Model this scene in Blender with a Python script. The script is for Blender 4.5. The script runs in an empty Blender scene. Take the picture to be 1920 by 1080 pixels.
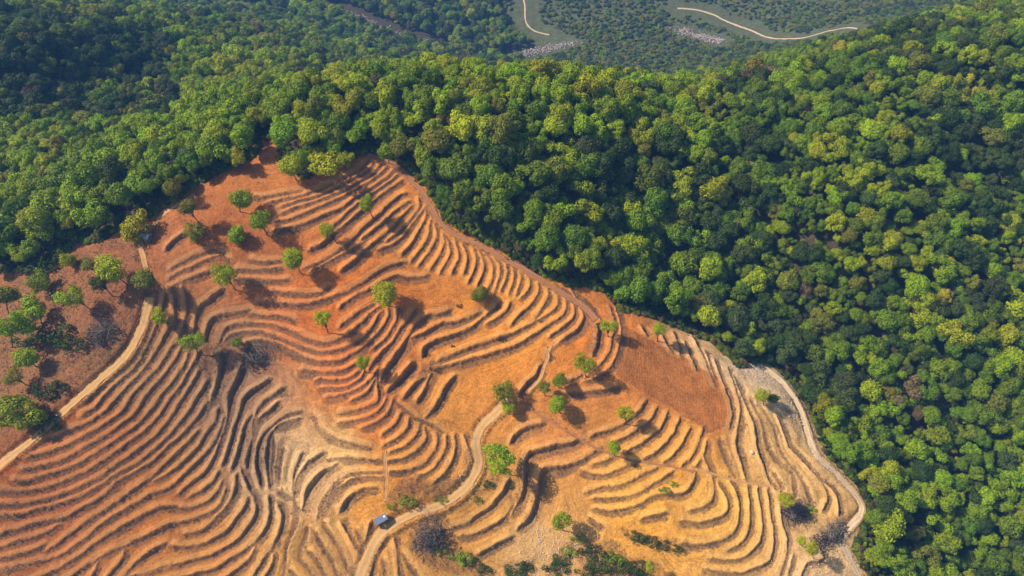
import bpy, bmesh, math, random
import numpy as np
from mathutils import Vector, Euler, noise as mnoise
R = math.radians
scene = bpy.context.scene
COL = scene.collection
rng = np.random.default_rng(7)
random.seed(7)

# ---------------------------------------------------------------- camera, sky, sun, exposure
PITCH, FPX, CAMZ = R(52.0), 1297.0, 130.0
cam_d = bpy.data.cameras.new('camera')
cam = bpy.data.objects.new('camera', cam_d); COL.objects.link(cam)
cam.location = (0, 0, CAMZ)
cam.rotation_euler = (math.pi/2 - PITCH, 0, 0)
cam_d.sensor_width = 36.0
cam_d.lens = 36.0*FPX/1920.0
cam_d.clip_end = 5000; cam_d.clip_start = 1.0
scene.camera = cam

SUN_EL = R(47)
SHADOW = Vector((1.0, -0.13, 0)).normalized()          # ground direction shadows fall
SUNDIR = (-SHADOW)*math.cos(SUN_EL) + Vector((0, 0, math.sin(SUN_EL)))
world = bpy.data.worlds.new('World'); scene.world = world
world.use_nodes = True
wn = world.node_tree
for n in list(wn.nodes): wn.nodes.remove(n)
wo = wn.nodes.new('ShaderNodeOutputWorld'); bg = wn.nodes.new('ShaderNodeBackground')
sky = wn.nodes.new('ShaderNodeTexSky'); sky.sky_type = 'NISHITA'
sky.sun_disc = False; sky.sun_elevation = SUN_EL
sky.sun_rotation = math.atan2(SUNDIR.x, SUNDIR.y)
bg.inputs['Strength'].default_value = 0.10
wn.links.new(sky.outputs[0], bg.inputs[0]); wn.links.new(bg.outputs[0], wo.inputs[0])
sun_d = bpy.data.lights.new('sun', 'SUN'); sun_d.energy = 4.4; sun_d.angle = R(0.6); sun_d.color = (1.0, 0.89, 0.71)
sun = bpy.data.objects.new('sun', sun_d); COL.objects.link(sun)
sun.rotation_euler = SUNDIR.to_track_quat('Z', 'Y').to_euler()
vs = scene.view_settings
vs.view_transform = 'Standard'; vs.look = 'None'; vs.exposure = 0.6; vs.gamma = 1.0; vs.use_curve_mapping = False
scene.cycles.max_bounces = 5; scene.cycles.diffuse_bounces = 2; scene.cycles.transmission_bounces = 3
scene.cycles.use_denoising = True
HAZE_DENSITY = 0.0003
# ---------------------------------------------------------------- survey data
# terrace edges, read off in sheets: (sheet origin x, y, sheet scale, [edge polylines])
EDGES = [
(0,540,2.0,[[(1010,745),(1000,640),(1010,560),(1050,510),(1120,490)],[(945,560),(955,480),(990,430),(1060,380)],[(1180,480),(1210,540),(1290,575),(1390,600)],
 [(1240,640),(1330,640),(1430,650)],[(1330,700),(1430,690)],[(1100,800),(1110,720),(1150,660),(1210,620)],[(1190,860),(1210,790),(1270,720),(1340,690)]]),
(240,270,4.5,[
 [(1060,445),(1130,450),(1220,435),(1330,415),(1440,395)],
 [(1200,490),(1300,470),(1440,440)],[(1310,525),(1440,480)],[(1310,580),(1440,530)],
 [(1250,660),(1350,640),(1440,610)],[(1250,730),(1340,710),(1440,690)],
 [(370,1050),(480,990),(600,930),(720,900),(800,920)],
 [(430,1070),(560,1030),(680,970),(800,940),(850,980)],
 [(1050,980),(1150,1000),(1280,990)],[(930,1060),(1050,1060),(1290,1050)],
 [(330,880),(400,810),(480,760)],
]),
(560,270,4.5,[
 [(0,440),(120,400),(250,340),(360,290),(470,240),(545,190),(575,150)],
 [(0,480),(120,450),(250,395),(380,330),(500,270),(590,215),(625,170)],
 [(0,530),(100,500),(230,450),(360,400),(500,320),(600,265),(660,215),(690,180)],
 [(0,610),(90,570),(200,520),(330,460),(450,395),(570,330),(660,270),(720,220),(750,190)],
 [(0,690),(80,660),(200,610),(330,560),(400,520),(480,450),(600,380),(700,310),(770,260),(800,225)],
 [(300,690),(380,620),(430,560),(520,490),(620,420),(720,350),(800,290),(840,255)],
 [(110,890),(200,850),(320,740),(420,660),(500,590),(570,530),(700,430),(800,355),(870,310)],
 [(60,1040),(170,1000),(280,940),(380,870),(480,790),(560,700),(650,630),(740,540),(840,450),(900,420)],
 [(540,800),(620,740),(720,660),(830,560),(930,490)],
 [(110,1070),(260,990),(400,920),(530,840)],
 [(370,1060),(460,1000),(560,900),(620,850),(740,760),(850,640),(950,530)],
 [(750,815),(840,750),(900,690),(980,600),(1030,520),(1020,470)],
 [(700,885),(800,850),(900,760),(960,670),(1020,600),(1060,540)],
 [(880,930),(960,840),(1010,750),(1060,660),(1085,590),(1075,550)],
 [(960,985),(1040,890),(1090,800),(1110,700),(1120,650)],
 [(1020,1020),(1110,910),(1160,810),(1170,730),(1150,680)],
 [(1110,1060),(1190,950),(1230,850),(1220,770)],
 [(1200,1080),(1260,980),(1290,900),(1270,840),(1240,790)],
 [(1300,1080),(1350,980),(1350,900),(1325,830)],
 [(1400,1080),(1425,1000),(1420,920),(1390,860)],
]),
(880,420,4.5,[
 [(0,480),(45,390),(65,300),(40,225)],
 [(75,510),(115,430),(130,350),(110,270),(85,235)],
 [(160,550),(200,450),(210,370),(180,300),(130,250)],
 [(215,570),(245,480),(270,400),(250,330),(210,285)],
 [(270,560),(310,470),(325,390),(300,320)],
 [(340,580),(375,490),(385,410),(365,360)],
 [(400,590),(430,510),(445,440),(425,395)],
 [(440,620),(515,540),(520,480),(480,430)],
 [(360,845),(420,775),(500,705),(560,635),(590,570),(580,500)],
 [(560,790),(630,690),(670,610),(660,540),(620,490)],
]),
(960,510,4.5,[
 [(0,530),(90,480),(190,420),(320,350),(385,290),(395,220),(350,150),(300,110)],
 [(0,630),(120,570),(250,490),(340,430),(430,370),(465,300),(450,220),(400,150),(360,120)],
 [(330,540),(400,490),(490,420),(530,360),(525,280),(490,200),(430,150)],
 [(340,640),(450,560),(550,490),(600,410),(600,330),(560,270)],
 [(690,690),(720,600),(725,500),(710,410),(680,340),(600,260),(540,210),(500,150)],
 [(620,890),(730,800),(800,720),(840,640),(850,550),(880,480),(860,380),(830,300)],
 [(620,920),(720,890),(820,820),(880,720),(910,600),(925,500),(910,400),(880,320)],
 [(1275,550),(1310,620),(1345,670)],[(1370,520),(1400,600),(1420,700)],[(1100,470),(1130,520)],
 [(480,1020),(600,1020),(750,1005),(900,970)],[(460,930),(550,900),(590,870)],
 [(60,1030),(130,940),(200,880),(240,800)],[(310,720),(340,640),(380,610)],
]),
(640,510,4.5,[
 [(0,190),(100,140),(200,80),(290,20),(400,-40),(520,-80)],
 [(0,290),(100,215),(230,150),(350,80),(450,30),(560,50),(700,45),(730,25)],
 [(0,550),(100,490),(180,430),(250,350),(320,300)],
 [(0,455),(90,390),(190,320),(260,280)],
 [(0,650),(100,610),(200,540),(270,460),(310,370),(340,340)],
 [(0,750),(80,700),(180,640),(270,560),(350,470),(400,380),(400,320)],
 [(280,640),(360,580),(420,500),(460,420),(475,320)],
 [(240,820),(330,690),(420,600),(500,490),(560,410),(610,330)],
 [(330,920),(370,830),(450,720),(540,590),(600,490),(650,420),(740,370),(870,350),(910,330)],
 [(600,550),(700,520),(800,460),(870,420)],
 [(870,430),(960,430),(1080,390),(1160,350)],
 [(690,690),(700,640),(800,580),(950,530),(1080,480),(1200,390),(1290,310),(1320,270)],
 [(1240,430),(1330,380),(1400,320),(1420,270)],
 [(830,750),(950,700),(1100,640),(1250,590),(1350,550),(1440,515)],
 [(760,820),(900,790),(1050,750),(1200,710),(1330,670),(1440,640)],
 [(0,840),(70,810),(140,760)],[(0,910),(80,890),(150,840)],
 [(0,980),(90,950),(170,890),(190,850)],[(0,1040),(100,1010),(200,950),(270,880),(300,830)],
 [(100,1080),(200,1030),(260,960),(285,900)],[(320,1080),(310,1000),(300,900)],
 [(400,1000),(480,920),(560,830),(600,780)],
 [(530,1060),(590,990),(650,930),(710,890)],[(650,1080),(700,1000),(740,900),(760,860)],
 [(820,1070),(880,980),(950,890)],
]),
(320,510,4.5,[
 [(-8,475),(40,430),(35,300),(20,200),(0,150)],
 [(10,640),(60,600),(90,500),(130,380),(135,250),(110,150),(95,110)],
 [(200,480),(220,380),(240,300),(300,260),(370,200),(430,160)],
 [(290,560),(320,450),(370,390),(480,360),(600,340),(660,320)],
 [(420,580),(440,530),(500,460),(600,440),(720,440),(830,440),(900,460),(1000,490),(1150,560),(1270,600),(1340,600),(1440,575)],
 [(460,570),(520,530),(620,510),(750,505),(850,530),(950,570),(1080,620),(1200,660),(1290,680),(1440,650)],
 [(640,600),(750,580),(870,600),(1000,650),(1120,710),(1220,750),(1330,755),(1440,740)],
 [(1120,830),(1250,850),(1350,850),(1440,840)],[(1250,910),(1350,915),(1440,920)],
 [(1280,980),(1440,990)],[(1330,1055),(1440,1045)],
 [(570,60),(700,60),(850,75),(990,70)],
 [(860,160),(1000,180),(1150,190),(1280,170),(1330,130)],
 [(750,260),(880,265),(1050,275),(1200,260),(1320,220),(1440,180)],
 [(680,350),(800,370),(950,380),(1050,410)],
 [(0,130),(100,80),(200,40),(310,0)],[(0,50),(60,20)],
 [(0,800),(70,700),(90,640)],
 [(0,970),(60,880),(120,780),(150,700)],
 [(0,1060),(60,1000),(130,880),(200,760),(240,690)],
 [(90,1080),(160,980),(230,850)],[(220,1080),(270,1000),(310,930)],
 [(340,1080),(390,930),(420,800),(430,690)],
 [(480,1080),(520,1000),(580,870),(600,810)],[(600,1080),(680,1010),(800,940),(830,920)],
]),
(0,510,4.5,[
 [(1290,230),(1260,370),(1200,560),(1120,700),(1000,830),(850,970),(740,1080)],
 [(1390,200),(1375,280),(1310,480),(1230,660),(1130,820),(1000,930),(860,1060)],
 [(1430,470),(1370,590),(1290,720),(1190,850),(1080,970),(980,1080)],
 [(1440,650),(1370,770),(1270,880),(1150,1010),(1090,1080)],
 [(1440,800),(1360,910),(1260,1020),(1210,1080)],
 [(1440,960),(1380,1030),(1340,1080)],
]),
(0,750,4.5,[
 [(870,0),(800,70),(700,130)],
 [(985,5),(900,90),(780,170),(650,240),(520,290),(400,330),(220,410)],
 [(1095,5),(1030,110),(900,200),(750,290),(600,370),(450,430),(240,490)],
 [(1215,5),(1130,130),(1000,230),(850,330),(700,410),(550,500),(350,560),(200,590)],
 [(1345,5),(1240,140),(1100,260),(950,360),(800,460),(650,550),(450,620),(250,680),(130,680)],
 [(1440,-10),(1330,150),(1200,280),(1050,390),(900,500),(750,600),(550,690),(350,750),(150,780),(30,770)],
 [(1440,170),(1320,300),(1150,440),(1000,540),(850,650),(650,750),(450,820),(250,870),(0,890)],
 [(1440,295),(1300,420),(1150,540),(1000,620),(850,720),(700,810),(500,880),(300,930),(150,980),(0,980)],
 [(1440,375),(1300,510),(1150,600),(1000,690),(850,830),(700,910),(550,1000),(400,1020),(250,1060)],
 [(1440,500),(1330,610),(1200,710),(1050,820),(900,920),(750,1020),(690,1060)],
 [(1440,620),(1310,680)],
 [(1440,750),(1300,790),(1150,870),(1000,960),(850,1050)],
 [(1440,900),(1300,930),(1150,1010),(1030,1070)],
]),
(0,900,6.0,[
 [(330,515),(230,555),(80,590),(0,625)],[(670,500),(560,580),(400,640),(200,690),(80,740),(0,770)],
 [(490,740),(350,810),(200,850),(0,890)],[(300,965),(180,990),(0,1030)],
 [(920,515),(830,590),(750,650),(680,720),(560,780)],
 [(1130,510),(1000,630),(850,740),(700,840),(560,895),(480,910)],
 [(1370,530),(1200,640),(1050,730),(900,850),(750,950),(600,1030),(540,1060)],
 [(1920,505),(1800,570),(1650,640),(1500,700),(1350,770),(1200,830),(1050,920),(900,1020),(820,1080)],
 [(1400,760),(1400,850),(1330,960),(1250,1060)],[(1110,920),(1080,1010),(1040,1080)],
 [(1880,710),(1780,760),(1650,850),(1550,930),(1430,1050)],[(1920,950),(1830,980),(1720,1020),(1640,1070)],
]),
(320,750,4.5,[
 [(90,0),(45,80),(0,165)],[(215,0),(150,110),(70,210),(0,295)],
 [(310,20),(260,100),(180,210),(80,310),(0,375)],[(230,270),(130,380),(0,495)],
 [(400,90),(380,180),(290,300),(230,400),(130,500),(0,610)],
 [(450,150),(420,260),(370,370),(280,470),(170,580),(80,660),(0,745)],
 [(350,510),(310,590),(230,660),(130,740),(80,780)],[(400,620),(370,680),(290,750),(180,810)],
 [(430,700),(400,780),(310,860),(160,915),(0,900)],
 [(460,760),(440,850),(380,930),(250,990),(120,1030),(0,1055)],
 [(560,640),(545,760),(500,860),(430,950),(340,1040),(252,1116),(135,1127)],
 [(650,830),(620,920),(560,1000),(480,1090)],
 [(600,600),(640,700),(700,820),(730,920),(700,1010),(650,1072)],
 [(440,540),(500,370),(550,190),(600,60),(620,0)],
 [(520,570),(570,420),(610,270),(650,170),(680,130)],
 [(640,560),(660,430),(690,300),(710,200),(720,150)],
 [(360,520),(400,400),(440,280),(480,150),(510,0)],
 [(760,720),(730,600),(720,480),(760,330),(830,240),(890,190),(980,130),(1100,100)],
 [(870,700),(870,560),(890,420),(880,320)],[(930,700),(940,560),(960,440)],
 [(1030,760),(1040,640),(1070,540),(1100,470)],
 [(1110,930),(1140,800),(1190,700),(1270,620),(1370,560),(1400,540)],
 [(1250,960),(1280,860),(1340,760),(1400,710),(1440,680)],
 [(930,760),(1000,810),(1060,870),(1090,950),(1070,1065)],
 [(910,890),(945,970),(940,1050)],
 [(830,830),(840,920),(830,1020),(810,1080)],
 [(710,200),(750,150),(860,70),(900,30)],[(1230,150),(1240,220),(1290,280)],
]),
(320,900,6.0,[
 [(640,590),(540,640),(400,710),(200,755),(0,735)],
 [(865,530),(780,660),(640,750),(480,840),(300,890)],
 [(1080,540),(1030,620),(930,720),(800,820),(680,890),(500,1000),(380,1030)],
 [(940,780),(900,880),(800,970),(680,1060)],
 [(1250,500),(1210,620),(1150,760),(1060,880),(980,1000),(950,1060)],
 [(1160,840),(1150,950),(1090,1060)],
 [(1425,515),(1370,650),(1320,780),(1300,970)],
 [(1560,560),(1540,680),(1480,790),(1480,880),(1560,990),(1600,1070)],
 [(1560,800),(1640,880),(1710,990),(1750,1070)],
 [(1640,590),(1720,720),(1800,860),(1860,990),(1890,1070)],
 [(1750,500),(1830,620),(1900,740),(1920,780)],[(1340,1010),(1400,1060)],
]),
(640,900,6.0,[
 [(0,780),(50,900),(110,1060)],[(10,500),(80,620),(150,750),(200,830),(190,950),(150,1060)],
 [(190,580),(240,700),(250,790)],[(330,500),(300,600),(270,700)],
 [(0,330),(60,230),(150,150),(250,100),(400,85)],
 [(1880,20),(1830,130),(1750,230),(1650,330),(1500,430),(1380,510),(1260,540)],
 [(1920,300),(1850,420),(1750,490),(1600,570),(1480,620),(1350,630)],
 [(1920,640),(1780,710),(1650,790),(1560,830)],
 [(600,680),(630,800),(640,930),(650,1060)],[(700,830),(760,930),(830,1010),(880,1080)],
 [(480,900),(510,1000),(520,1070)],[(510,640),(430,750),(370,900),(330,1050)],
]),
(640,750,4.5,[
 [(0,110),(100,100),(230,60),(310,10)],[(0,190),(130,170),(260,130),(340,70),(375,0)],
 [(190,230),(300,190),(390,120),(430,30),(440,0)],[(360,290),(440,230),(490,160),(510,100)],
 [(370,380),(450,340),(530,280),(570,210),(575,150)],[(420,440),(510,410),(600,340),(660,260),(660,200)],
 [(400,515),(500,505),(590,460),(680,390),(720,310),(710,240)],
 [(410,610),(530,600),(650,570),(740,500),(800,420),(820,340),(810,280)],
 [(670,640),(780,580),(850,480),(890,380),(890,310)],[(790,690),(880,610),(940,500),(970,400),(960,310)],
 [(1050,690),(1110,600),(1110,480),(1070,390),(1040,310)],
 [(480,20),(560,90),(650,160),(750,200),(840,250)],[(710,145),(780,80),(840,10)],
 [(0,720),(100,670),(230,650),(350,650)],
]),
(960,750,4.5,[
 [(0,340),(60,270),(150,230),(250,210)],
 [(0,960),(70,840),(110,700),(110,560),(130,460),(230,430),(350,395),(480,375),(580,340)],
 [(60,1080),(150,990),(200,850),(230,720),(240,610),(330,580),(450,560),(570,520),(680,450),(740,410)],
 [(680,305),(780,270),(900,230),(1010,150),(1080,100),(1130,20)],
 [(870,350),(980,300),(1080,230),(1160,180),(1220,80)],
 [(970,435),(1080,380),(1190,300),(1270,220),(1310,120)],
 [(1130,490),(1230,440),(1310,350),(1370,270),(1410,170)],
 [(1290,520),(1370,460),(1440,370),(1500,250)],
 [(700,540),(790,520),(860,480)],[(610,600),(680,630),(800,635),(900,590),(1040,530)],
 [(640,775),(780,740),(920,720),(1050,660),(1220,575)],
 [(690,835),(820,835),(960,820),(1100,770),(1230,690),(1350,610)],
 [(700,920),(830,940),(960,920),(1080,880),(1180,810),(1280,790),(1440,800)],
 [(1110,1000),(1200,975),(1300,960)],[(670,1000),(760,1060)],
]),
(1280,780,4.0,[
 [(0,370),(70,310),(120,210),(150,110)],[(90,390),(130,340)],
 [(180,200),(160,290),(190,370),(230,470),(240,560),(220,640),(150,690),(60,710)],
 [(270,510),(320,590),(345,670),(320,740),(230,780),(120,800),(0,790)],
 [(300,190),(340,290),(380,380),(400,460)],
 [(360,490),(410,580),(430,700),(420,800),(380,880),(300,930),(150,970),(0,960)],
 [(430,0),(410,120),(400,220),(430,320),(460,420),(480,480)],
 [(490,530),(505,650),(510,780),(490,880),(420,970),(340,1010)],
 [(565,550),(580,660),(600,780),(595,890),(560,980),(467,1060),(367,1080),(213,1070)],
 [(640,560),(655,650),(670,780),(690,900),(680,1000),(640,1095),(520,1153),(433,1180),(300,1173),(180,1147)],
 [(735,690),(745,790),(780,900),(790,1000),(770,1083),(733,1200)],
 [(510,0),(540,80),(555,200),(580,310),(620,390),(640,470),(700,550)],
 [(600,20),(630,100),(650,200),(690,280),(750,360),(810,410),(850,480),(860,590)],
 [(690,430),(740,500),(750,570)],
 [(640,0),(690,80),(720,170),(740,250),(790,340),(860,420),(920,510),(960,590),(980,650)],
 [(770,150),(790,230),(850,290),(920,360),(980,430),(1040,490),(1080,570),(1090,640),(1060,690)],
 [(1060,500),(1130,560),(1170,640),(1170,720)],[(0,580),(70,520),(100,430)],
]),
(1280,600,4.5,[
 [(20,190),(60,290),(110,410)],[(90,150),(150,260),(200,370),(240,480),(270,540)],
 [(190,270),(230,370),(260,470)],[(270,340),(310,450),(350,550),(390,660),(420,780),(400,900)],
 [(390,420),(440,560),(480,690),(490,800)],
 [(430,480),(490,620),(540,730),(573,800)],[(590,670),(640,780),(670,820)],
 [(690,760),(715,800)],[(800,830),(860,970)],
]),
(1280,900,6.0,[
 [(1240,860),(1220,960),(1190,1070)],[(1390,930),(1350,1060)],
 [(1480,720),(1560,790),(1590,880),(1520,920),(1420,950)],
]),
]
# lie of the land: (photo x, photo y, height)
LAND = [(500,285,16),(640,300,15),(760,340,11),(840,430,6),(960,490,2),(1090,550,-3),(1210,600,-7),(1340,670,-11),
(1470,740,-15),(1540,860,-19),(1615,950,-23),(1590,1040,-27),(330,470,10),(270,560,6),(150,750,-1),(0,870,-5),
(100,600,3),(0,500,1),(0,700,-3),(150,400,5),(50,350,-2),(450,430,11),(560,480,8),(700,420,9.5),(620,600,1),(800,480,4),
(740,560,1),(900,560,-1),(430,640,-2),(520,690,-5),(440,800,-11),(440,900,-15),(540,1000,-20),(640,640,-1),(700,760,-7.5),
(780,860,-13),(720,960,-18),(300,700,-3),(200,850,-6.5),(100,950,-11.5),(0,950,-9),(0,1050,-14),(300,1000,-17),(400,1060,-21),
(720,700,-5.5),(830,800,-13),(880,870,-16),(1000,640,-5),(1090,700,-8),(950,760,-11),(1050,840,-14),(1000,930,-20),
(900,1000,-22.5),(1250,720,-11),(1330,800,-14),(1250,900,-18),(1200,960,-20),(1350,1000,-23),(1450,900,-20),(1450,1040,-26),
(1100,1040,-25),(850,1060,-24),(680,1080,-23),(960,1080,-26),(600,1060,-22),(1250,560,-15),(1400,640,-20),(1520,740,-23),
(1620,850,-29),(1750,960,-37),(1900,1080,-45),(1180,400,-4),(1280,280,2),(1500,550,-12),(1600,400,1),
(1700,550,-10),(1750,700,-18),(1900,800,-26),(1900,600,-17),(1900,400,-7),
(300,280,8),(200,300,2),
(100,110,-10),(300,75,-40),(450,100,-60),(50,200,-12),(200,180,-24),(330,175,-26),(0,290,-9),(60,60,-22),(170,30,-48),(600,50,-138),(840,85,-150),(1000,100,-150),
(1450,75,-140),(1200,60,-147),(1300,105,-145),(0,0,-150),(450,5,-145),(960,0,-148),(1500,0,-140),(1900,-30,-60),(700,0,-150),(1750,20,-95)]
# woodland: photo x, y of the canopy, canopy height; the ground lies 7 m lower
CANOPY = [(400,190,13),(600,150,18),(850,135,22),(1050,145,20),(1200,160,16),(1350,150,10),(700,230,22),(900,250,20),(1000,350,14),
(1100,440,7),(1250,350,5),(1150,250,14),(850,330,16),(1450,170,12),(1650,110,15),(1500,300,8),(1700,300,8),(1900,200,10),(1900,40,20)]
FAR = [(0,205,-24),(-70,210,-26),(60,205,-26),(110,225,-24),(160,235,-16),(0,260,-62),(-70,270,-60),(90,265,-62),(180,300,-60),(0,340,-115),(110,350,-118),(-100,350,-100),(220,380,-100),
(-330,520,-150),(-220,560,-150),(-430,480,-140),(-500,760,-90),(-200,820,-80),(0,860,-70),(250,820,-70),(500,760,-60),(-600,300,-80),(-450,60,-40),(-300,-60,-45),(0,-60,-50),
(300,-60,-60),(420,60,-40),(450,260,-20),(600,500,-50),(-220,150,-10),(-220,60,-16),(220,60,-35),(0,0,-36),(-120,0,-28),(120,0,-45),(-140,35,-20)]
# soil colour (sRGB 0-255) by place
SOIL = [(500,350,186,121,80),(450,440,172,108,75),(620,340,188,120,76),(100,900,172,98,58),(300,950,192,120,66),(200,800,178,104,62),(380,1040,196,132,76),
(620,560,203,118,62),(640,700,204,108,48),(540,620,196,110,62),(800,450,214,142,78),(740,600,206,124,62),(900,660,212,142,72),(1000,600,218,148,74),
(1250,720,180,106,66),(1330,760,182,108,64),(1200,930,232,172,86),(1350,950,232,178,98),(1280,830,222,158,78),(1480,850,228,180,122),
(1560,930,220,172,114),(1450,720,220,192,158),(1340,650,216,176,138),(1400,690,218,186,150),(560,860,214,178,140),(640,850,220,180,130),(600,900,210,166,126),
(440,750,140,104,88),(520,730,178,132,104),(470,690,140,104,90),(500,860,140,108,94),(740,860,218,146,74),(700,930,222,158,86),(560,1040,200,148,90),(900,950,212,156,90),(800,1060,206,152,92),
(1000,1040,208,168,122),(960,900,206,150,90),(1050,790,196,132,82),(60,650,166,118,88),(230,700,174,126,92),(200,560,172,112,84),(250,500,170,110,82),
(1150,590,204,128,74),(1120,650,206,128,66),(700,780,206,116,54),(1560,1040,216,180,140),(860,780,212,148,84),(1420,690,222,200,170),(1380,668,218,190,155),(1475,770,220,188,150),(1520,830,222,186,142),(1585,910,224,186,142),(1440,800,224,178,122),(540,900,206,168,128)]
SCRUB_AND_SHADE = [
(0,0,1,[(-60,500),(130,470),(250,440),(275,470),(285,540),(270,590),(230,670),(150,745),(60,825),(-60,890)]),
(640,750,4.5,[(1040,330),(1100,450),(1120,600),(1060,720),(900,800),(700,840),(480,880),(390,850),(420,760),(600,680),(740,640),(760,720),(900,700),(1050,600),(1050,430)]),
(640,750,4.5,[(1240,300),(1230,560),(1220,700),(1100,800),(900,880),(640,960),(620,1060),(800,1080),(870,980),(1000,950),(1250,800),(1380,640),(1330,640),(1240,520)]),
(640,900,6,[(740,600),(860,480),(1000,500),(1110,580),(1280,740),(1500,820),(1560,960),(1640,1000),(1600,1090),(1050,1030),(900,900)]),
(320,510,4.5,[(300,600),(420,600),(430,700),(400,900),(330,950),(240,870),(240,720)]),
(960,900,6,[(800,690),(1000,700),(1150,720),(1300,850),(1500,900),(1700,960),(1680,1100),(760,1100),(780,850)]),
(1280,900,6,[(1150,330),(1270,200),(1440,260),(1480,330),(1300,420),(1320,600),(1180,520)]),
(1280,900,6,[(1640,480),(1800,380),(1900,340),(1880,480),(1800,640),(1720,760),(1620,720)]),
(1280,600,4.5,[(840,690),(920,760),(1000,900),(980,1060),(930,900),(860,760)]),
(960,900,6,[(-100,930),(90,900),(250,880),(180,1100),(-100,1100)]),
(960,900,6,[(500,880),(700,640),(780,640),(700,760),(560,1000),(400,1100),(380,1000)]),
(960,900,6,[(1200,570),(1400,560),(1700,640),(1960,690),(1960,760),(1700,720),(1400,680)]),
(640,510,4.5,[(560,880),(700,740),(850,750),(820,830),(700,830),(600,900)]),
]
SCRUB_AND_SHADE += [(320,750,4.5,[(640,60),(700,180),(700,420),(640,560),(540,560),(590,380),(640,160)]),(320,750,4.5,[(760,340),(840,250),(810,500),(800,700),(740,700),(720,500)]),  # dark gully bands: bank shade put into the scrub colour, over some brush
(320,750,4.5,[(890,420),(970,430),(945,690),(870,740)]),(320,750,4.5,[(1245,970),(1290,840),(1380,720),(1440,700),(1440,850),(1340,900),(1330,980)]),
(960,750,4.5,[(60,460),(130,430),(170,560),(110,800),(0,960),(-20,860),(70,720)]),(960,750,4.5,[(250,580),(300,640),(220,860),(110,1060),(60,1080),(150,900),(190,700)]),
(320,510,4.5,[(480,880),(600,800),(560,960),(500,1080),(440,1080)]),(960,510,4.5,[(660,420),(730,460),(735,600),(680,700),(620,680),(660,560)]),
(0,510,4.5,[(1260,230),(1300,230),(1270,380),(1210,560),(1130,700),(1000,840),(960,850),(1120,640),(1200,430)])]
FIELD = [(-400,505),(60,508),(130,470),(150,452),(185,455),(240,425),(290,405),(330,375),(400,330),(450,312),(485,285),(490,258),(520,268),
(530,310),(570,335),(655,300),(690,285),(740,302),(800,350),(830,410),(870,437),(950,477),(1010,515),(1070,535),(1130,545),(1160,580),(1240,602),
(1330,640),(1385,690),(1400,680),(1440,680),(1500,740),(1530,800),(1545,850),(1590,890),(1627,945),(1610,1000),(1595,1030),(1630,1080),(1650,1300),(-400,1300)]
# name, half-width m, roughness, points
TRACKS = [
('dirt_road',1.05,'straw',[(281,558),(272,597),(256,637),(232,672),(190,710),(150,745),(100,790),(60,825),(0,872),(-60,920)]),
('dirt_road',1.15,'straw',[(960,748),(930,775),(905,800),(893,830),(898,865),(888,895),(862,925),(825,948),(780,962),(740,982),(710,1005),(690,1040),(675,1080),(655,1140)]),
('field_path',0.75,'rust',[(690,290),(735,308),(770,335),(800,372),(820,408),(850,437),(900,460),(950,488),(1000,516),(1045,545),(1090,572),(1118,600)]),
('field_path',0.7,'pale',[(1432,690),(1465,715),(1497,760),(1512,800),(1530,850),(1570,890),(1600,922),(1616,948),(1612,968),(1590,990),(1577,1010),(1590,1040),(1612,1082),(1640,1140)]),
('field_path',0.24,'rust',[(975,752),(1010,775),(1050,800),(1090,825),(1130,845),(1180,862),(1215,868),(1260,875),(1300,885)]),
('field_path',0.6,'tan',[(262,445),(266,470),(274,500),(280,520)]),
('field_path',0.35,'tan',[(1022,650),(1028,668),(1020,690),(1012,712),(990,735)]),
('field_path',0.7,'tan',[(1282,600),(1310,640)]) if False else None,
('field_path',0.3,'tan',[(722,845),(724,880),(725,915),(723,940)]),
('field_path',0.24,'tan',[(1300,878),(1360,895),(1400,905),(1450,912)]),
('field_path',0.5,'tan',[(275,440),(300,408),(330,385),(365,365)]),
('field_path',0.6,'tan',[(450,700),(440,730),(425,790),(410,840),(402,880)]) if False else None,
('forest_road',0.8,'pale',[(1270,16),(1310,19),(1335,27),(1355,37),(1378,46),(1410,58),(1440,70),(1458,73),(1510,70),(1560,58),(1600,53),(1660,56)]),
('forest_road',0.6,'pale',[(978,-15),(984,10),(985,35),(990,48),(1003,58),(1030,66)]),
]
TRACKS = [t for t in TRACKS if t]
STREAM = [[(595,12),(640,22),(690,40),(735,62),(775,72),(830,86)],[(955,108),(1000,98),(1030,90),(1075,80)],[(1280,58),(1330,72),(1350,78)]]
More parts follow.
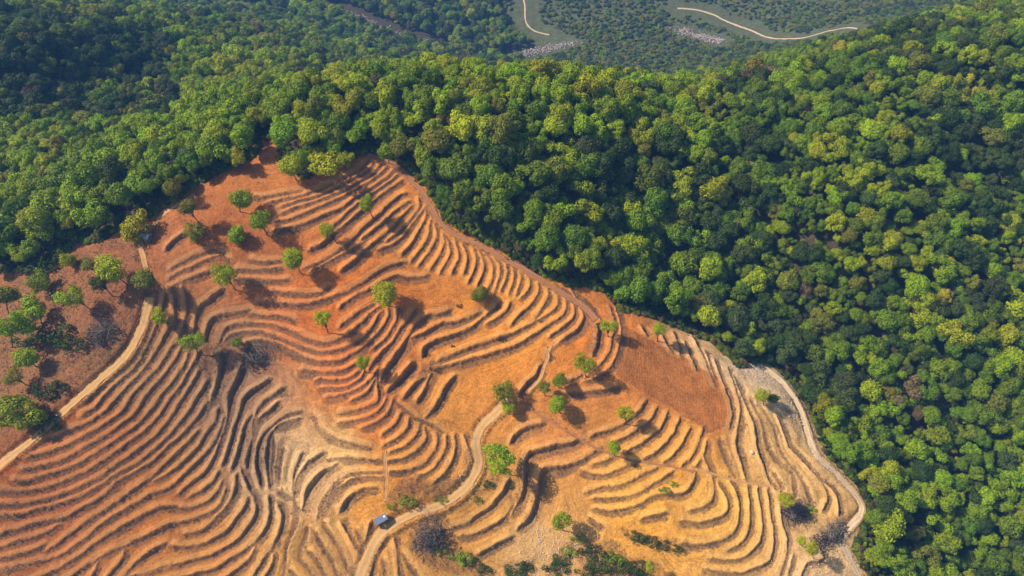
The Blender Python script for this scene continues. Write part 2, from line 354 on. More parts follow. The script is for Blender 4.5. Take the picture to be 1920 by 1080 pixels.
# free-standing trees: crown x, y, crown width px, foot x, y, tint, label
FT = [
(452,373,42,450,397,'G','round mid-green tree alone on the terraced hilltop, uphill of two smaller trees'),
(487,415,38,502,441,'G','leaning green tree with a dark trunk right of the hilltop pair'),
(443,440,36,462,453,'L','bright green tree below the leaning hilltop tree'),
(367,438,46,384,448,'O','sparse olive tree with thin foliage beside a long thin-trunked tree'),
(351,388,32,377,422,'O','olive tree on a long slanting trunk below the upper forest edge'),
(325,352,36,337,380,'O','pale olive tree at the forest edge above the hilltop path'),
(253,425,50,273,440,'Y','yellow-green tree leaning over the small grey hut'),
(420,514,46,441,543,'L','fresh green tree with slanting trunk on the upper middle terraces'),
(549,485,44,565,513,'Y','yellow-green tree casting a long shadow over the red terraces'),
(614,431,30,632,457,'L','slim bright tree on the ridge right of the hilltop terraces'),
(687,381,30,700,410,'L','bright green tree on the highest terraces near the boundary track'),
(605,595,32,615,625,'Y','small yellow-green tree with a bare bent trunk on wide orange terraces'),
(722,552,46,725,572,'Y','broad low yellow-green tree in the centre of the terraces'),
(681,679,28,683,697,'L','small bright green tree above the red gully'),
(298,593,32,318,608,'Y','small leaning tree on the first terrace below the left dirt road'),
(361,640,40,371,663,'L','round green tree at the head of the shaded gully'),
(271,525,44,295,550,'O','wide olive tree where the left dirt road meets the path'),
(186,530,32,211,555,'D','small dark-green tree on two slanting stems in the left scrub'),
(205,503,52,237,533,'Y','tall double-crowned yellow-green tree in the left scrub'),
(137,557,44,170,581,'L','green tree on several leaning stems in the left scrub'),
(70,588,66,77,606,'L','large broad bright-green tree in the left scrub with deep shade'),
(17,608,42,24,652,'L','bright green tree at the left edge beside the large broad tree'),
(48,670,42,69,688,'L','compact round bright tree with an oval shadow in the left scrub'),
(24,706,34,51,723,'O','straggly olive tree under the compact round tree'),
(36,773,68,43,787,'L','large rounded green tree above the lower bend of the left road'),
(73,528,46,71,546,'G','flat-topped green tree at the left forest edge above the scrub'),
(8,552,42,16,588,'O','dull olive tree cut by the left edge of the scrub'),
(165,495,30,187,517,'O','small olive tree behind the double-crowned tree'),
(127,488,30,128,500,'Y','small bushy yellow-green tree touching the left forest edge'),
(935,860,56,942,888,'L','large vivid green dome-shaped tree outside the bend of the dirt road'),
(899,551,36,900,563,'O','low olive bush-like tree at the foot of the crescent terraces'),
(1097,682,44,1098,706,'L','bushy green tree on the terrace edge left of the ploughed red plot'),
(1049,713,28,1048,728,'G','upper tree of the small clump beside the diagonal footpath'),
(1020,726,26,1022,742,'O','left dull tree of the small clump beside the diagonal footpath'),
(1044,758,34,1050,775,'L','lowest and brightest tree of the small clump by the diagonal footpath'),
(1141,611,30,1140,632,'Y','small columnar yellow-green tree on the terraces left of the ploughed plot'),
(1236,617,30,1233,641,'Y','small columnar tree standing on the top edge of the ploughed red plot'),
(1172,774,30,1176,795,'Y','small bright tree on the steps below the ploughed red plot'),
(1151,839,24,1152,855,'L','very small sapling beside the diagonal footpath'),
(944,733,44,947,750,'O','ragged olive tree at the upper end of the curved dirt road'),
(952,764,26,953,776,'Y','small yellow-green tree at the upper end of the curved dirt road'),
(1052,978,38,1056,995,'L','dense round green tree beside the bare pink mound near the bottom'),
(1474,937,30,1476,955,'Y','small round lime tree beside a brush heap on the lower right terraces'),
(1522,1028,24,1524,1048,'Y','upright yellow-green shrub-like tree near the bottom right track'),
(1503,1014,18,1504,1024,'Y','small spreading yellow-green tree left of the upright one near the bottom right'),
(1429,742,28,1432,760,'Y','yellow-green tree on the pale rocky bank beside the white track'),
(1449,747,20,1451,757,'D','small dark tree touching the yellow-green one on the pale bank'),
(1219,1063,24,1220,1078,'Y','vivid lime tree at the right end of the bottom thicket'),
(545,310,46,556,338,'Y','upright yellow-green tree at the left end of the hilltop grove'),
(603,303,60,606,323,'Y','broad double-crowned tree in the middle of the hilltop grove'),
(645,298,34,647,315,'Y','rounded tree at the right end of the hilltop grove'),
(445,294,36,452,318,'Y','pale-stemmed yellow-green tree on the forest edge by the bare hilltop'),
(729,283,38,729,306,'G','green tree standing free above the upper boundary track'),
(445,643,22,447,652,'G','small bush-like tree at the left end of the dark brush heap'),
(1667,987,54,1668,1010,'L','isolated bright-green round tree in the dark hollow right of the white track'),
(1777,1018,40,1780,1040,'L','bright green tree in the deep shade of the lower right valley'),
]
# dead-branch heaps: x, y, length px, width px, turn deg, label
HEAPS = [(482,668,92,44,-18,'dark heap of cut brush and logs at the top of the pale gully'),
(806,1004,66,76,40,'large tangled heap of dead branches below the bend of the dirt road'),
(192,622,58,46,30,'grey pile of dead branches in the left scrub beside the dirt road'),
(1492,958,52,38,-20,'dead thorny brush heap beside the small round lime tree'),
(1560,1003,40,56,60,'dark bramble heap inside the bend of the white track')]
# green bushes: x, y, width px, tint, place
BUSHES = [(762,935,26,'G','green bush on the dry bank above the dirt road'),(826,934,14,'G','small green bush on the dry bank near the road bend'),
(735,948,14,'G','small green bush right above the shed'),(1192,1002,24,'D','dark bush at the left end of the lower terrace hedge'),(1215,1012,20,'D','dark bush second in the lower terrace hedge'),
(1242,1020,20,'D','greyish bush in the lower terrace hedge'),(1268,1026,18,'D','dark low bush at the right end of the lower terrace hedge'),
(1108,1030,26,'D','dark bush at the top of the bottom thicket'),(1125,1052,34,'D','large dark bush in the middle of the bottom thicket'),(1150,1042,28,'G','mid-green bush in the bottom thicket'),
(1165,1064,34,'D','wide dark bush low in the bottom thicket'),(1195,1062,30,'D','dark bush beside the vivid lime tree'),(1105,1070,30,'D','bush at the lower left of the bottom thicket'),
(1083,1008,16,'G','small bush on the pebbly bank above the bottom thicket'),(1055,1045,26,'D','bush on the stony bank between two pale strips'),(1068,1030,20,'G','upper bush on the stony bank between two pale strips'),
(1040,1062,24,'D','lower bush on the stony bank between two pale strips'),(968,1066,30,'D','dark bush low on the bottom edge of the terraces'),(985,1058,20,'D','small dark bush beside the bottom strip of stubble'),
(862,1042,22,'G','green bush at the right end of the large branch heap'),(880,1050,20,'D','dark bush right of the large branch heap'),(905,1062,22,'D','low dark bush below the large branch heap'),
(820,1028,16,'Y','small lime bush growing through the large branch heap'),(955,905,18,'D','grey-green bush at the foot of the vivid dome tree'),(915,905,18,'D','dark scrub bush on the bank under the vivid dome tree'),(945,700,1,'D','')]
BUSHES = [b for b in BUSHES if b[4]]+[(1515,952,13,'Y','tiny lime bush growing out of the thorny brush heap'),(862,573,9,'D','dark bush beside the thin path under the crescent terraces'),
(848,648,7,'D','small dark bush on the broad middle bank'),(942,636,9,'D','low dark bush along the middle bank'),(820,692,10,'D','dark bush at the left end of the long middle bank'),
(895,935,14,'G','green tuft on the lower side of the road bend'),(1415,915,1,'D','')]
BUSHES = [b for b in BUSHES if b[4]]+[(40,905,7,'D','small dark bush on the lower left terraces'),(33,965,7,'D','second small dark bush on the lower left terraces'),
(1262,905,12,'G','green clump on the yellow lower terraces'),(1245,918,12,'G','small green clump beside the first on the yellow terraces'),
(110,625,44,'D','wide dark thicket bush in the shade of the large broad tree'),(140,640,34,'D','dark bush on the right of the left scrub thicket'),(60,640,30,'D','dark bush below the large broad tree'),
(90,730,34,'D','dark bush in shade above the lower left road'),(112,722,26,'D','purple-brown bush above the lower left road'),(80,790,30,'D','dark bush beside the large rounded tree'),
(100,488,40,'D','dense dark bush at the left forest foot'),(75,500,38,'D','dark low bush at the left forest foot')]

# ---------------------------------------------------------------- survey helpers
CP, SP = math.cos(PITCH), math.sin(PITCH)
def rays(px, py):
    u = (np.asarray(px, float)-960)/FPX; v = (540-np.asarray(py, float))/FPX
    return np.stack([u, CP+v*SP, -SP+v*CP], -1)
def project(P):
    P = np.asarray(P, float); d = P[..., 1]*CP-(P[..., 2]-CAMZ)*SP
    return 960+FPX*P[..., 0]/d, 540-FPX*(P[..., 1]*SP+(P[..., 2]-CAMZ)*CP)/d, d
def fix(sheet):
    ox, oy, s, lines = sheet
    return [[(ox+x/s, oy+y/s) for x, y in l] for l in lines]

# smooth lie of the land: thin-plate surface through surveyed heights
ctrl = []
for px, py, z in LAND:
    d = rays(px, py); t = (z-CAMZ)/d[2]
    ctrl.append((d[0]*t, d[1]*t, z))
for px, py, z in CANOPY:
    d = rays(px, py); t = (z-CAMZ)/d[2]; ctrl.append((d[0]*t, d[1]*t, z-8.5 if px > 1100 and py < 180 else z-7))
ctrl = np.array(ctrl+[tuple(map(float, f)) for f in FAR])
def tps_fit(P, z, lam):
    n = len(P); d = np.hypot(P[:, None, 0]-P[None, :, 0], P[:, None, 1]-P[None, :, 1])
    K = np.where(d > 0, d*d*np.log(d+1e-12), 0)+lam*np.eye(n)
    Q = np.hstack([np.ones((n, 1)), P]); A = np.zeros((n+3, n+3))
    A[:n, :n] = K; A[:n, n:] = Q; A[n:, :n] = Q.T
    return np.linalg.solve(A, np.concatenate([z, np.zeros(3)]))
SC = 100.0
CPN = ctrl[:, :2]/SC
WT = tps_fit(CPN, ctrl[:, 2], 0.004)
def tps(x, y):
    x = np.asarray(x, float).ravel()/SC; y = np.asarray(y, float).ravel()/SC
    out = WT[-3]+WT[-2]*x+WT[-1]*y
    for i in range(0, len(x), 40000):
        s = slice(i, i+40000)
        r2 = (x[s, None]-CPN[None, :, 0])**2+(y[s, None]-CPN[None, :, 1])**2
        out[s] += (0.5*r2*np.log(r2+1e-14)) @ WT[:-3]
    return out
GX0, GX1, GY0, GY1, GS = -760., 760., -60., 960., 2.5
gnx, gny = int((GX1-GX0)/GS)+1, int((GY1-GY0)/GS)+1
_gx, _gy = np.meshgrid(GX0+GS*np.arange(gnx), GY0+GS*np.arange(gny))
BASE = tps(_gx, _gy).reshape(gny, gnx)
def bil(G, x, y, x0=GX0, y0=GY0, s=GS):
    fx = np.clip((np.asarray(x, float)-x0)/s, 0, G.shape[1]-1.001); fy = np.clip((np.asarray(y, float)-y0)/s, 0, G.shape[0]-1.001)
    i = fx.astype(int); j = fy.astype(int); a = fx-i; b = fy-j
    return (G[j, i]*(1-a)+G[j, i+1]*a)*(1-b)+(G[j+1, i]*(1-a)+G[j+1, i+1]*a)*b
def base(x, y): return bil(BASE, x, y)
def ground_at(px, py):
    """where the sight line of a surveyed point meets the land"""
    d = rays(np.atleast_1d(px), np.atleast_1d(py))
    ts = np.arange(60, 1300, 1.0)
    X = d[:, 0:1]*ts; Y = d[:, 1:2]*ts; Z = CAMZ+d[:, 2:3]*ts
    below = Z < base(X, Y)
    k = np.where(below.any(1), below.argmax(1), len(ts)-1)
    lo = ts[np.maximum(k-1, 0)]; hi = ts[k]
    for _ in range(18):
        m = (lo+hi)/2; b = CAMZ+d[:, 2]*m < base(d[:, 0]*m, d[:, 1]*m)
        hi = np.where(b, m, hi); lo = np.where(b, lo, m)
    return np.stack([d[:, 0]*hi, d[:, 1]*hi, CAMZ+d[:, 2]*hi], -1)
def world_line(pts):
    p = np.array(pts, float); return ground_at(p[:, 0], p[:, 1])[:, :2]
def smooth_line(P, step):
    P = np.asarray(P, float); n = len(P); out = []
    for i in range(n-1):
        p0 = P[max(i-1, 0)]; p1 = P[i]; p2 = P[i+1]; p3 = P[min(i+2, n-1)]
        L = np.hypot(*(p2-p1)); k = max(1, int(L/step))
        for t in np.arange(k)/k:
            out.append(0.5*((2*p1)+(p2-p0)*t+(2*p0-5*p1+4*p2-p3)*t*t+(3*p1-p0-3*p2+p3)*t**3))
    out.append(P[-1]); return np.array(out)
def in_poly(x, y, poly):
    x = np.asarray(x); y = np.asarray(y); r = np.zeros(x.shape, bool); n = len(poly)
    for i in range(n):
        (ax, ay), (bx, by) = poly[i], poly[(i+1) % n]
        if ay == by: continue
        c = ((ay > y) != (by > y)) & (x < (bx-ax)*(y-ay)/(by-ay)+ax); r ^= c
    return r
def vnoise(x, y, seed=0):
    xi = np.floor(x).astype(np.int64); yi = np.floor(y).astype(np.int64); fx = x-xi; fy = y-yi
    fx = fx*fx*(3-2*fx); fy = fy*fy*(3-2*fy)
    def h(a, b):
        v = (a*374761393+b*668265263+seed*974634777) & 0xffffffff
        v = ((v ^ (v >> 13))*1274126177) & 0xffffffff
        return ((v ^ (v >> 16)) & 0xffff)/65535.0
    return (h(xi, yi)*(1-fx)+h(xi+1, yi)*fx)*(1-fy)+(h(xi, yi+1)*(1-fx)+h(xi+1, yi+1)*fx)*fy
def fbm(x, y, s, oct=3, seed=0):
    x = np.asarray(x, float)/s; y = np.asarray(y, float)/s; o = 0; a = 1; t = 0
    for k in range(oct): o = o+a*(vnoise(x*2**k+17.3*k, y*2**k-9.1*k, seed+k)-0.5); t += a; a *= .5
    return 2*o/t
def sst(a, b, x): t = np.clip((x-a)/(b-a), 0, 1); return t*t*(3-2*t)
def lin(c): c = np.asarray(c, float)/255; return np.where(c <= .04045, c/12.92, ((c+.055)/1.055)**2.4)

# ---------------------------------------------------------------- terrace edges in the world
raw = [l for s in EDGES for l in fix(s)]
merged = True
while merged:                                            # join pieces of the same edge
    merged = False
    for i in range(len(raw)):
        for j in range(len(raw)):
            if i == j: continue
            for a in (raw[i], raw[i][::-1]):
                for b in (raw[j], raw[j][::-1]):
                    if math.dist(a[-1], b[0]) < 7.5:
                        d1 = np.subtract(a[-1], a[-2]); d2 = np.subtract(b[1], b[0])
                        if np.dot(d1, d2) > 0.4*np.hypot(*d1)*np.hypot(*d2):
                            mid = tuple((np.array(a[-1])+np.array(b[0]))/2)
                            raw[i] = list(a[:-1])+[mid]+list(b[1:]); del raw[j]; merged = True; break
                if merged: break
            if merged: break
        if merged: break
edges = []
for l in raw:
    P = world_line(l)
    for end in (0, -1):                                  # edges leaving the picture run on
        x, y = l[end]
        q2 = np.subtract(l[0], l[1]) if end == 0 else np.subtract(l[-1], l[-2])
        if (x < 12 and q2[0] < 0) or (y > 1045 and q2[1] > 0):
            q = P[0]-P[1] if end == 0 else P[-1]-P[-2]
            q = q/np.hypot(*q)
            e = (P[0] if end == 0 else P[-1])+q*14
            P = np.vstack([[e], P]) if end == 0 else np.vstack([P, [e]])
    edges.append(smooth_line(P, 0.9))
field_w = [tuple(p) for p in world_line([(min(max(x, -380), 2300), min(y, 1280)) for x, y in FIELD])]
scrub_shade_w = [[tuple(p) for p in world_line(q)] for s in SCRUB_AND_SHADE for q in fix((s[0], s[1], s[2], [s[3]]))]
tracks_w = [(n, hw, c, smooth_line(world_line(p), 0.35)) for n, hw, c, p in TRACKS]
stream_w = [smooth_line(world_line(p), 1.5) for p in STREAM]
soil_w = world_line([(a, b) for a, b, *_ in SOIL]); soil_c = lin([s[2:] for s in SOIL])

# ---------------------------------------------------------------- one sheet of ground
FX0, FX1, FY0, FY1, FS = -132.0, 92.0, 26.0, 142.0, 0.2
def axis(a0, f0, f1, a1, fs):
    mid = np.arange(f0, f1+1e-6, fs); lo = [f0]; hi = [f1]; s = fs
    while lo[-1] > a0: s = min(s*1.12, 4.0); lo.append(lo[-1]-s)
    s = fs
    while hi[-1] < a1: s = min(s*1.12, 4.0); hi.append(hi[-1]+s)
    return np.concatenate([lo[:0:-1], mid, hi[1:]])
ax = axis(-740, FX0, FX1, 740, FS); ay = axis(-55, FY0, FY1, 940, FS)
NX, NY = len(ax), len(ay)
X, Y = np.meshgrid(ax, ay)
H = tps(X, Y).reshape(NY, NX)
gy, gx = np.gradient(BASE, GS)
i0 = np.searchsorted(ax, FX0-1e-6); i1 = np.searchsorted(ax, FX1+1e-6); j0 = np.searchsorted(ay, FY0-1e-6); j1 = np.searchsorted(ay, FY1+1e-6)
sub = (slice(j0, j1), slice(i0, i1)); xs = ax[i0:i1]; ys = ay[j0:j1]
XS, YS = X[sub], Y[sub]
shp = XS.shape
D1 = np.full(shp, 50.); D2 = np.full(shp, 50.); SG = np.ones(shp); FD = np.ones(shp); AL = np.zeros(shp)
REACH = 6.0
for P in edges:
    a = P[:-1]; b = P[1:]; t = b-a; L = np.hypot(t[:, 0], t[:, 1])+1e-9
    nrm = np.stack([-t[:, 1], t[:, 0]], -1)/L[:, None]
    g = np.stack([bil(gx, a[:, 0], a[:, 1]), bil(gy, a[:, 0], a[:, 1])], -1)
    up = 1.0 if (np.sum(nrm*g, 1)*L).sum() > 0 else -1.0
    bx0 = max(0, np.searchsorted(xs, P[:, 0].min()-REACH)); bx1 = np.searchsorted(xs, P[:, 0].max()+REACH)
    by0 = max(0, np.searchsorted(ys, P[:, 1].min()-REACH)); by1 = np.searchsorted(ys, P[:, 1].max()+REACH)
    if bx1-bx0 < 2 or by1-by0 < 2: continue
    dl = np.full((by1-by0, bx1-bx0), 50.); sl = np.zeros_like(dl); fl = np.ones_like(dl); ll = np.zeros_like(dl)
    run = 0.0
    for k in range(len(a)):
        c0 = np.searchsorted(xs, min(a[k, 0], b[k, 0])-REACH)-bx0; c1 = np.searchsorted(xs, max(a[k, 0], b[k, 0])+REACH)-bx0
        r0 = np.searchsorted(ys, min(a[k, 1], b[k, 1])-REACH)-by0; r1 = np.searchsorted(ys, max(a[k, 1], b[k, 1])+REACH)-by0
        c0 = max(c0, 0); r0 = max(r0, 0)
        if c1 <= c0 or r1 <= r0: run += L[k]; continue
        px = xs[bx0+c0:bx0+c1][None, :]-a[k, 0]; py = ys[by0+r0:by0+r1][:, None]-a[k, 1]
        tt = (px*t[k, 0]+py*t[k, 1])/L[k]; tc = np.clip(tt, 0, L[k])
        n_ = px*nrm[k, 0]+py*nrm[k, 1]
        dd = np.hypot(n_, tt-tc)
        over = np.zeros_like(dd)
        if k == 0: over = np.maximum(over, -tt)
        if k == len(a)-1: over = np.maximum(over, tt-L[k])
        v = (slice(r0, r1), slice(c0, c1)); m = dd < dl[v]
        dl[v] = np.where(m, dd, dl[v]); sl[v] = np.where(m, np.sign(n_)*up, sl[v])
        fl[v] = np.where(m, np.clip(1-over/1.3, 0, 1), fl[v]); ll[v] = np.where(m, run+tc, ll[v])
        run += L[k]
    v = (slice(by0, by0+dl.shape[0]), slice(bx0, bx0+dl.shape[1])); near = dl < D1[v]
    D2[v] = np.where(near, D1[v], np.minimum(D2[v], dl))
    SG[v] = np.where(near, sl, SG[v]); FD[v] = np.where(near, fl, FD[v]); AL[v] = np.where(near, ll, AL[v])
    D1[v] = np.where(near, dl, D1[v])
D2 = np.minimum(D2, 6.5); D1c = np.minimum(D1, D2)
wob = 0.22*fbm(XS, YS, 1.6, 3, 3)+0.16*fbm(XS, YS, .7, 2, 4)
sd = SG*D1c+wob*np.exp(-D1c)
A = np.clip(0.145*(D1c+D2), .24, .55)*(1+0.3*fbm(XS, YS, 9, 2, 5))
TALL = np.zeros(shp)
for tx_, ty_, tr_, tm_ in [(455,820,40,1.8),(475,870,40,1.8),(500,840,40,1.9),(525,880,40,1.8),(600,930,45,1.7),(985,860,55,1.8),(1010,900,45,1.8),(1105,620,35,1.5),(760,680,50,1.6),(870,650,60,1.4),(720,720,40,1.5),(1010,930,40,1.7),(690,450,60,1.35),(560,750,60,1.5),(430,720,40,1.6),(1385,830,40,1.4)]:
    w_ = ground_at(tx_, ty_)[0]; TALL = np.maximum(TALL, (tm_-1)*np.exp(-((XS-w_[0])**2+(YS-w_[1])**2)/(2*(tr_/8.)**2)))
TALL += 1
A = A*TALL
step = A*(D2-D1c)/(D1c+D2+1e-6)*np.clip(sd/0.25, -1, 1)*FD
infield = in_poly(XS, YS, field_w)
H[sub] += np.where(infield, step, step*np.exp(-0)*0.6)
# track beds: a smoothed ledge along each track
TRK = np.full((NY, NX), 99.)
for name, hw, c, P in tracks_w:
    wide = hw*2.2+1
    ia = np.searchsorted(ax, P[:, 0].min()-wide); ib = np.searchsorted(ax, P[:, 0].max()+wide)
    ja = np.searchsorted(ay, P[:, 1].min()-wide); jb = np.searchsorted(ay, P[:, 1].max()+wide)
    bx, by = X[ja:jb, ia:ib], Y[ja:jb, ia:ib]; best = np.full(bx.shape, 99.); hz = np.zeros(bx.shape)
    pz = base(P[:, 0], P[:, 1])
    for k in range(len(P)):
        m = (np.abs(bx-P[k, 0]) < wide) & (np.abs(by-P[k, 1]) < wide)
        if not m.any(): continue
        d = np.hypot(bx[m]-P[k, 0], by[m]-P[k, 1]); cur = best[m]; better = d < cur
        tmp = hz[m]; tmp[better] = pz[k]; hz[m] = tmp; cur[better] = d[better]; best[m] = cur
    w = 1-sst(hw*0.95, hw*1.7+.3, best)
    H[ja:jb, ia:ib] = H[ja:jb, ia:ib]*(1-w)+(hz+0.0)*w
    TRK[ja:jb, ia:ib] = np.minimum(TRK[ja:jb, ia:ib], best/hw)
inF = in_poly(X, Y, field_w)
H += np.where(inF, 0.07*fbm(X, Y, .8, 3, 11)+0.16*fbm(X, Y, 5, 2, 12), 0.7*fbm(X, Y, 9, 3, 13))*np.where(TRK < 1.2, 0.35, 1)
SCR = np.zeros((NY, NX))
for q in scrub_shade_w: SCR = np.maximum(SCR, in_poly(X+1.3*fbm(X, Y, 3, 2, 21), Y+1.3*fbm(X, Y, 3, 2, 22), q).astype(float))
for _k in range(7):
    q = SCR[sub]; q[1:-1, 1:-1] = (q[1:-1, 1:-1]*2+q[:-2, 1:-1]+q[2:, 1:-1]+q[1:-1, :-2]+q[1:-1, 2:])/6
H += SCR*0.22*fbm(X, Y, 1.4, 2, 31)*(TRK > 1.2)
H -= 0.12*(1-sst(.85, 1.1, TRK))
def height(x, y):
    x = np.atleast_1d(np.asarray(x, float)); y = np.atleast_1d(np.asarray(y, float))
    i = np.clip(np.searchsorted(ax, x)-1, 0, NX-2); j = np.clip(np.searchsorted(ay, y)-1, 0, NY-2)
    a = np.clip((x-ax[i])/(ax[i+1]-ax[i]), 0, 1); b = np.clip((y-ay[j])/(ay[j+1]-ay[j]), 0, 1)
    return (H[j, i]*(1-a)+H[j, i+1]*a)*(1-b)+(H[j+1, i]*(1-a)+H[j+1, i+1]*a)*b
def sample(G, x, y):
    i = np.clip(np.searchsorted(ax, x)-1, 0, NX-2); j = np.clip(np.searchsorted(ay, y)-1, 0, NY-2); return G[j, i]
# soil colour by place
xf, yf = X[sub].ravel(), Y[sub].ravel()
num = np.zeros((len(xf), 3)); den = np.zeros(len(xf))
for (sx, sy), c in zip(soil_w, soil_c):
    w = 1/((xf-sx)**2+(yf-sy)**2+9)**1.7
    num += w[:, None]*c; den += w
soil_f = (num/den[:, None]).reshape(shp+(3,)); lum = soil_f.mean(-1, keepdims=True); soil_f = np.clip(lum+1.03*(soil_f-lum), .01, .8)
SOILC = np.zeros((NY, NX, 3)); SOILC[:] = (0.066, 0.052, 0.028)
ALB = 0.80*np.array((.99, .87, .50))
fieldmix = inF[sub][..., None]
earth = np.array((0.066, 0.052, 0.028))
keep_b = np.clip(.8*(soil_f[..., 2:]/soil_f[..., :1]-.12), 0, .42)*np.array((0, .22, 1.0)); SOILC[sub] = np.where(fieldmix, soil_f*(ALB+keep_b), earth*(1+.0*soil_f))
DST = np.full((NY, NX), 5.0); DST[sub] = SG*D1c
RIS = np.zeros((NY, NX))
rn = fbm(XS, YS, 0.9, 2, 41)
RW = np.clip(.36*(D1c+D2), .6, 1.25)*TALL
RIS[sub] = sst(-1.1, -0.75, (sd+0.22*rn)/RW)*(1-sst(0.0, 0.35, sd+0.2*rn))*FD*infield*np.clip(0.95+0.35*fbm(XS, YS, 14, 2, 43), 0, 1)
RIS *= sst(1.0, 1.5, TRK)
# far shrubland is paler than the woodland floor
_, PYg, _ = project(np.stack([X, Y, H], -1)); PXg, _, _ = project(np.stack([X, Y, H], -1))
open_far = (Y > 300)*sst(940, 1010, PXg+60*fbm(X, Y, 60, 2, 51))
SOILC += open_far[..., None]*(np.array((0.10, 0.115, 0.05))-SOILC)*0.9
plough_px = [(1172,612),(1155,705),(1195,728),(1240,755),(1290,785),(1330,812),(1360,800),(1368,770),(1362,735),(1345,705),(1310,690),(1280,668),(1240,650),(1205,630)]
plough = in_poly(X+.3*fbm(X, Y, 2, 2, 91), Y+.3*fbm(X, Y, 2, 2, 92), [tuple(p) for p in world_line(plough_px)])
SOILC[plough] = lin((174, 112, 72))*ALB
fa, fb = world_line([(1250, 640), (1262, 800)]); fd = (fb-fa)/np.hypot(*(fb-fa)); ROW = X*-fd[1]+Y*fd[0]
H += np.where(plough, .035*np.sin(ROW*2*math.pi/.62+1.5*fbm(X, Y, 3, 2, 95))*(.6+.6*fbm(X, Y, 2, 2, 96)), 0)

def set_attr(me, name, kind, dom, arr):
    at = me.attributes.new(name, kind, dom)
    at.data.foreach_set('color' if kind == 'FLOAT_COLOR' else ('vector' if kind == 'FLOAT_VECTOR' else 'value'), np.ascontiguousarray(arr, np.float32 if kind != 'INT' else np.int32).ravel())
def raw_mesh(name, V, F, smooth=False):
    """fast mesh from arrays; F is (n, k) with constant k"""
    V = np.asarray(V, np.float32); F = np.asarray(F, np.int32); n, k = F.shape
    me = bpy.data.meshes.new(name)
    me.vertices.add(len(V)); me.vertices.foreach_set('co', V.ravel())
    me.loops.add(n*k); me.loops.foreach_set('vertex_index', F.ravel())
    me.polygons.add(n); me.polygons.foreach_set('loop_start', np.arange(n, dtype=np.int32)*k)
    me.update(calc_edges=True)
    if smooth: me.polygons.foreach_set('use_smooth', np.ones(n, bool))
    return me
def obj(name, me, mat=None, parent=None):
    o = bpy.data.objects.new(name, me); COL.objects.link(o)
    if mat and not me.materials: me.materials.append(mat)
    if parent: o.parent = parent
    return o
def tag(o, label=None, cat=None, group=None, kind=None):
    if label: o['label'] = label
    if cat: o['category'] = cat
    if group: o['group'] = group
    if kind: o['kind'] = kind
    return o

# ---------------------------------------------------------------- materials
class NT:
    def __init__(s, name):
        s.m = bpy.data.materials.new(name); s.m.use_nodes = True; s.t = s.m.node_tree
        for n in list(s.t.nodes): s.t.nodes.remove(n)
        s.out = s.n('ShaderNodeOutputMaterial')
    def n(s, ty, **kw):
        k = s.t.nodes.new(ty)
        for a, v in kw.items(): setattr(k, a, v)
        return k
    def l(s, a, b): s.t.links.new(a, b)
    def val(s, sock, v):
        if hasattr(v, 'is_output'): s.l(v, sock)
        else: sock.default_value = v
    def math(s, op, a, b=0.0, c=0.0, clamp=False):
        k = s.n('ShaderNodeMath', operation=op, use_clamp=clamp)
        for i, v in enumerate((a, b, c)): s.val(k.inputs[i], v)
        return k.outputs[0]
    def mix(s, f, a, b, bt='MIX'):
        k = s.n('ShaderNodeMix', data_type='RGBA', blend_type=bt)
        s.val(k.inputs[0], f); s.val(k.inputs[6], a if hasattr(a, 'is_output') else (*a, 1)); s.val(k.inputs[7], b if hasattr(b, 'is_output') else (*b, 1))
        return k.outputs[2]
    def attr(s, name, ty='GEOMETRY', out='Fac'):
        k = s.n('ShaderNodeAttribute', attribute_name=name, attribute_type=ty); return k.outputs[out]
    def noise(s, vec, scale, detail=3, rough=.55):
        k = s.n('ShaderNodeTexNoise'); k.inputs['Scale'].default_value = scale; k.inputs['Detail'].default_value = detail; k.inputs['Roughness'].default_value = rough
        if vec is not None: s.l(vec, k.inputs['Vector'])
        return k.outputs['Fac']
    def ramp(s, f, a, b):
        k = s.n('ShaderNodeMapRange', interpolation_type='SMOOTHSTEP'); s.val(k.inputs[0], f); k.inputs[1].default_value = a; k.inputs[2].default_value = b
        return k.outputs[0]
    def bsdf(s, color, rough=.9, spec=.15, normal=None):
        k = s.n('ShaderNodeBsdfPrincipled'); s.val(k.inputs['Base Color'], color if hasattr(color, 'is_output') else (*color, 1))
        s.val(k.inputs['Roughness'], rough); k.inputs['Specular IOR Level'].default_value = spec
        if normal is not None: s.l(normal, k.inputs['Normal'])
        return k.outputs[0]
    def bump(s, h, strength, dist):
        k = s.n('ShaderNodeBump'); k.inputs['Strength'].default_value = strength; k.inputs['Distance'].default_value = dist; s.l(h, k.inputs['Height']); return k.outputs[0]
    def fin(s, sh): s.l(sh, s.out.inputs[0]); return s.m

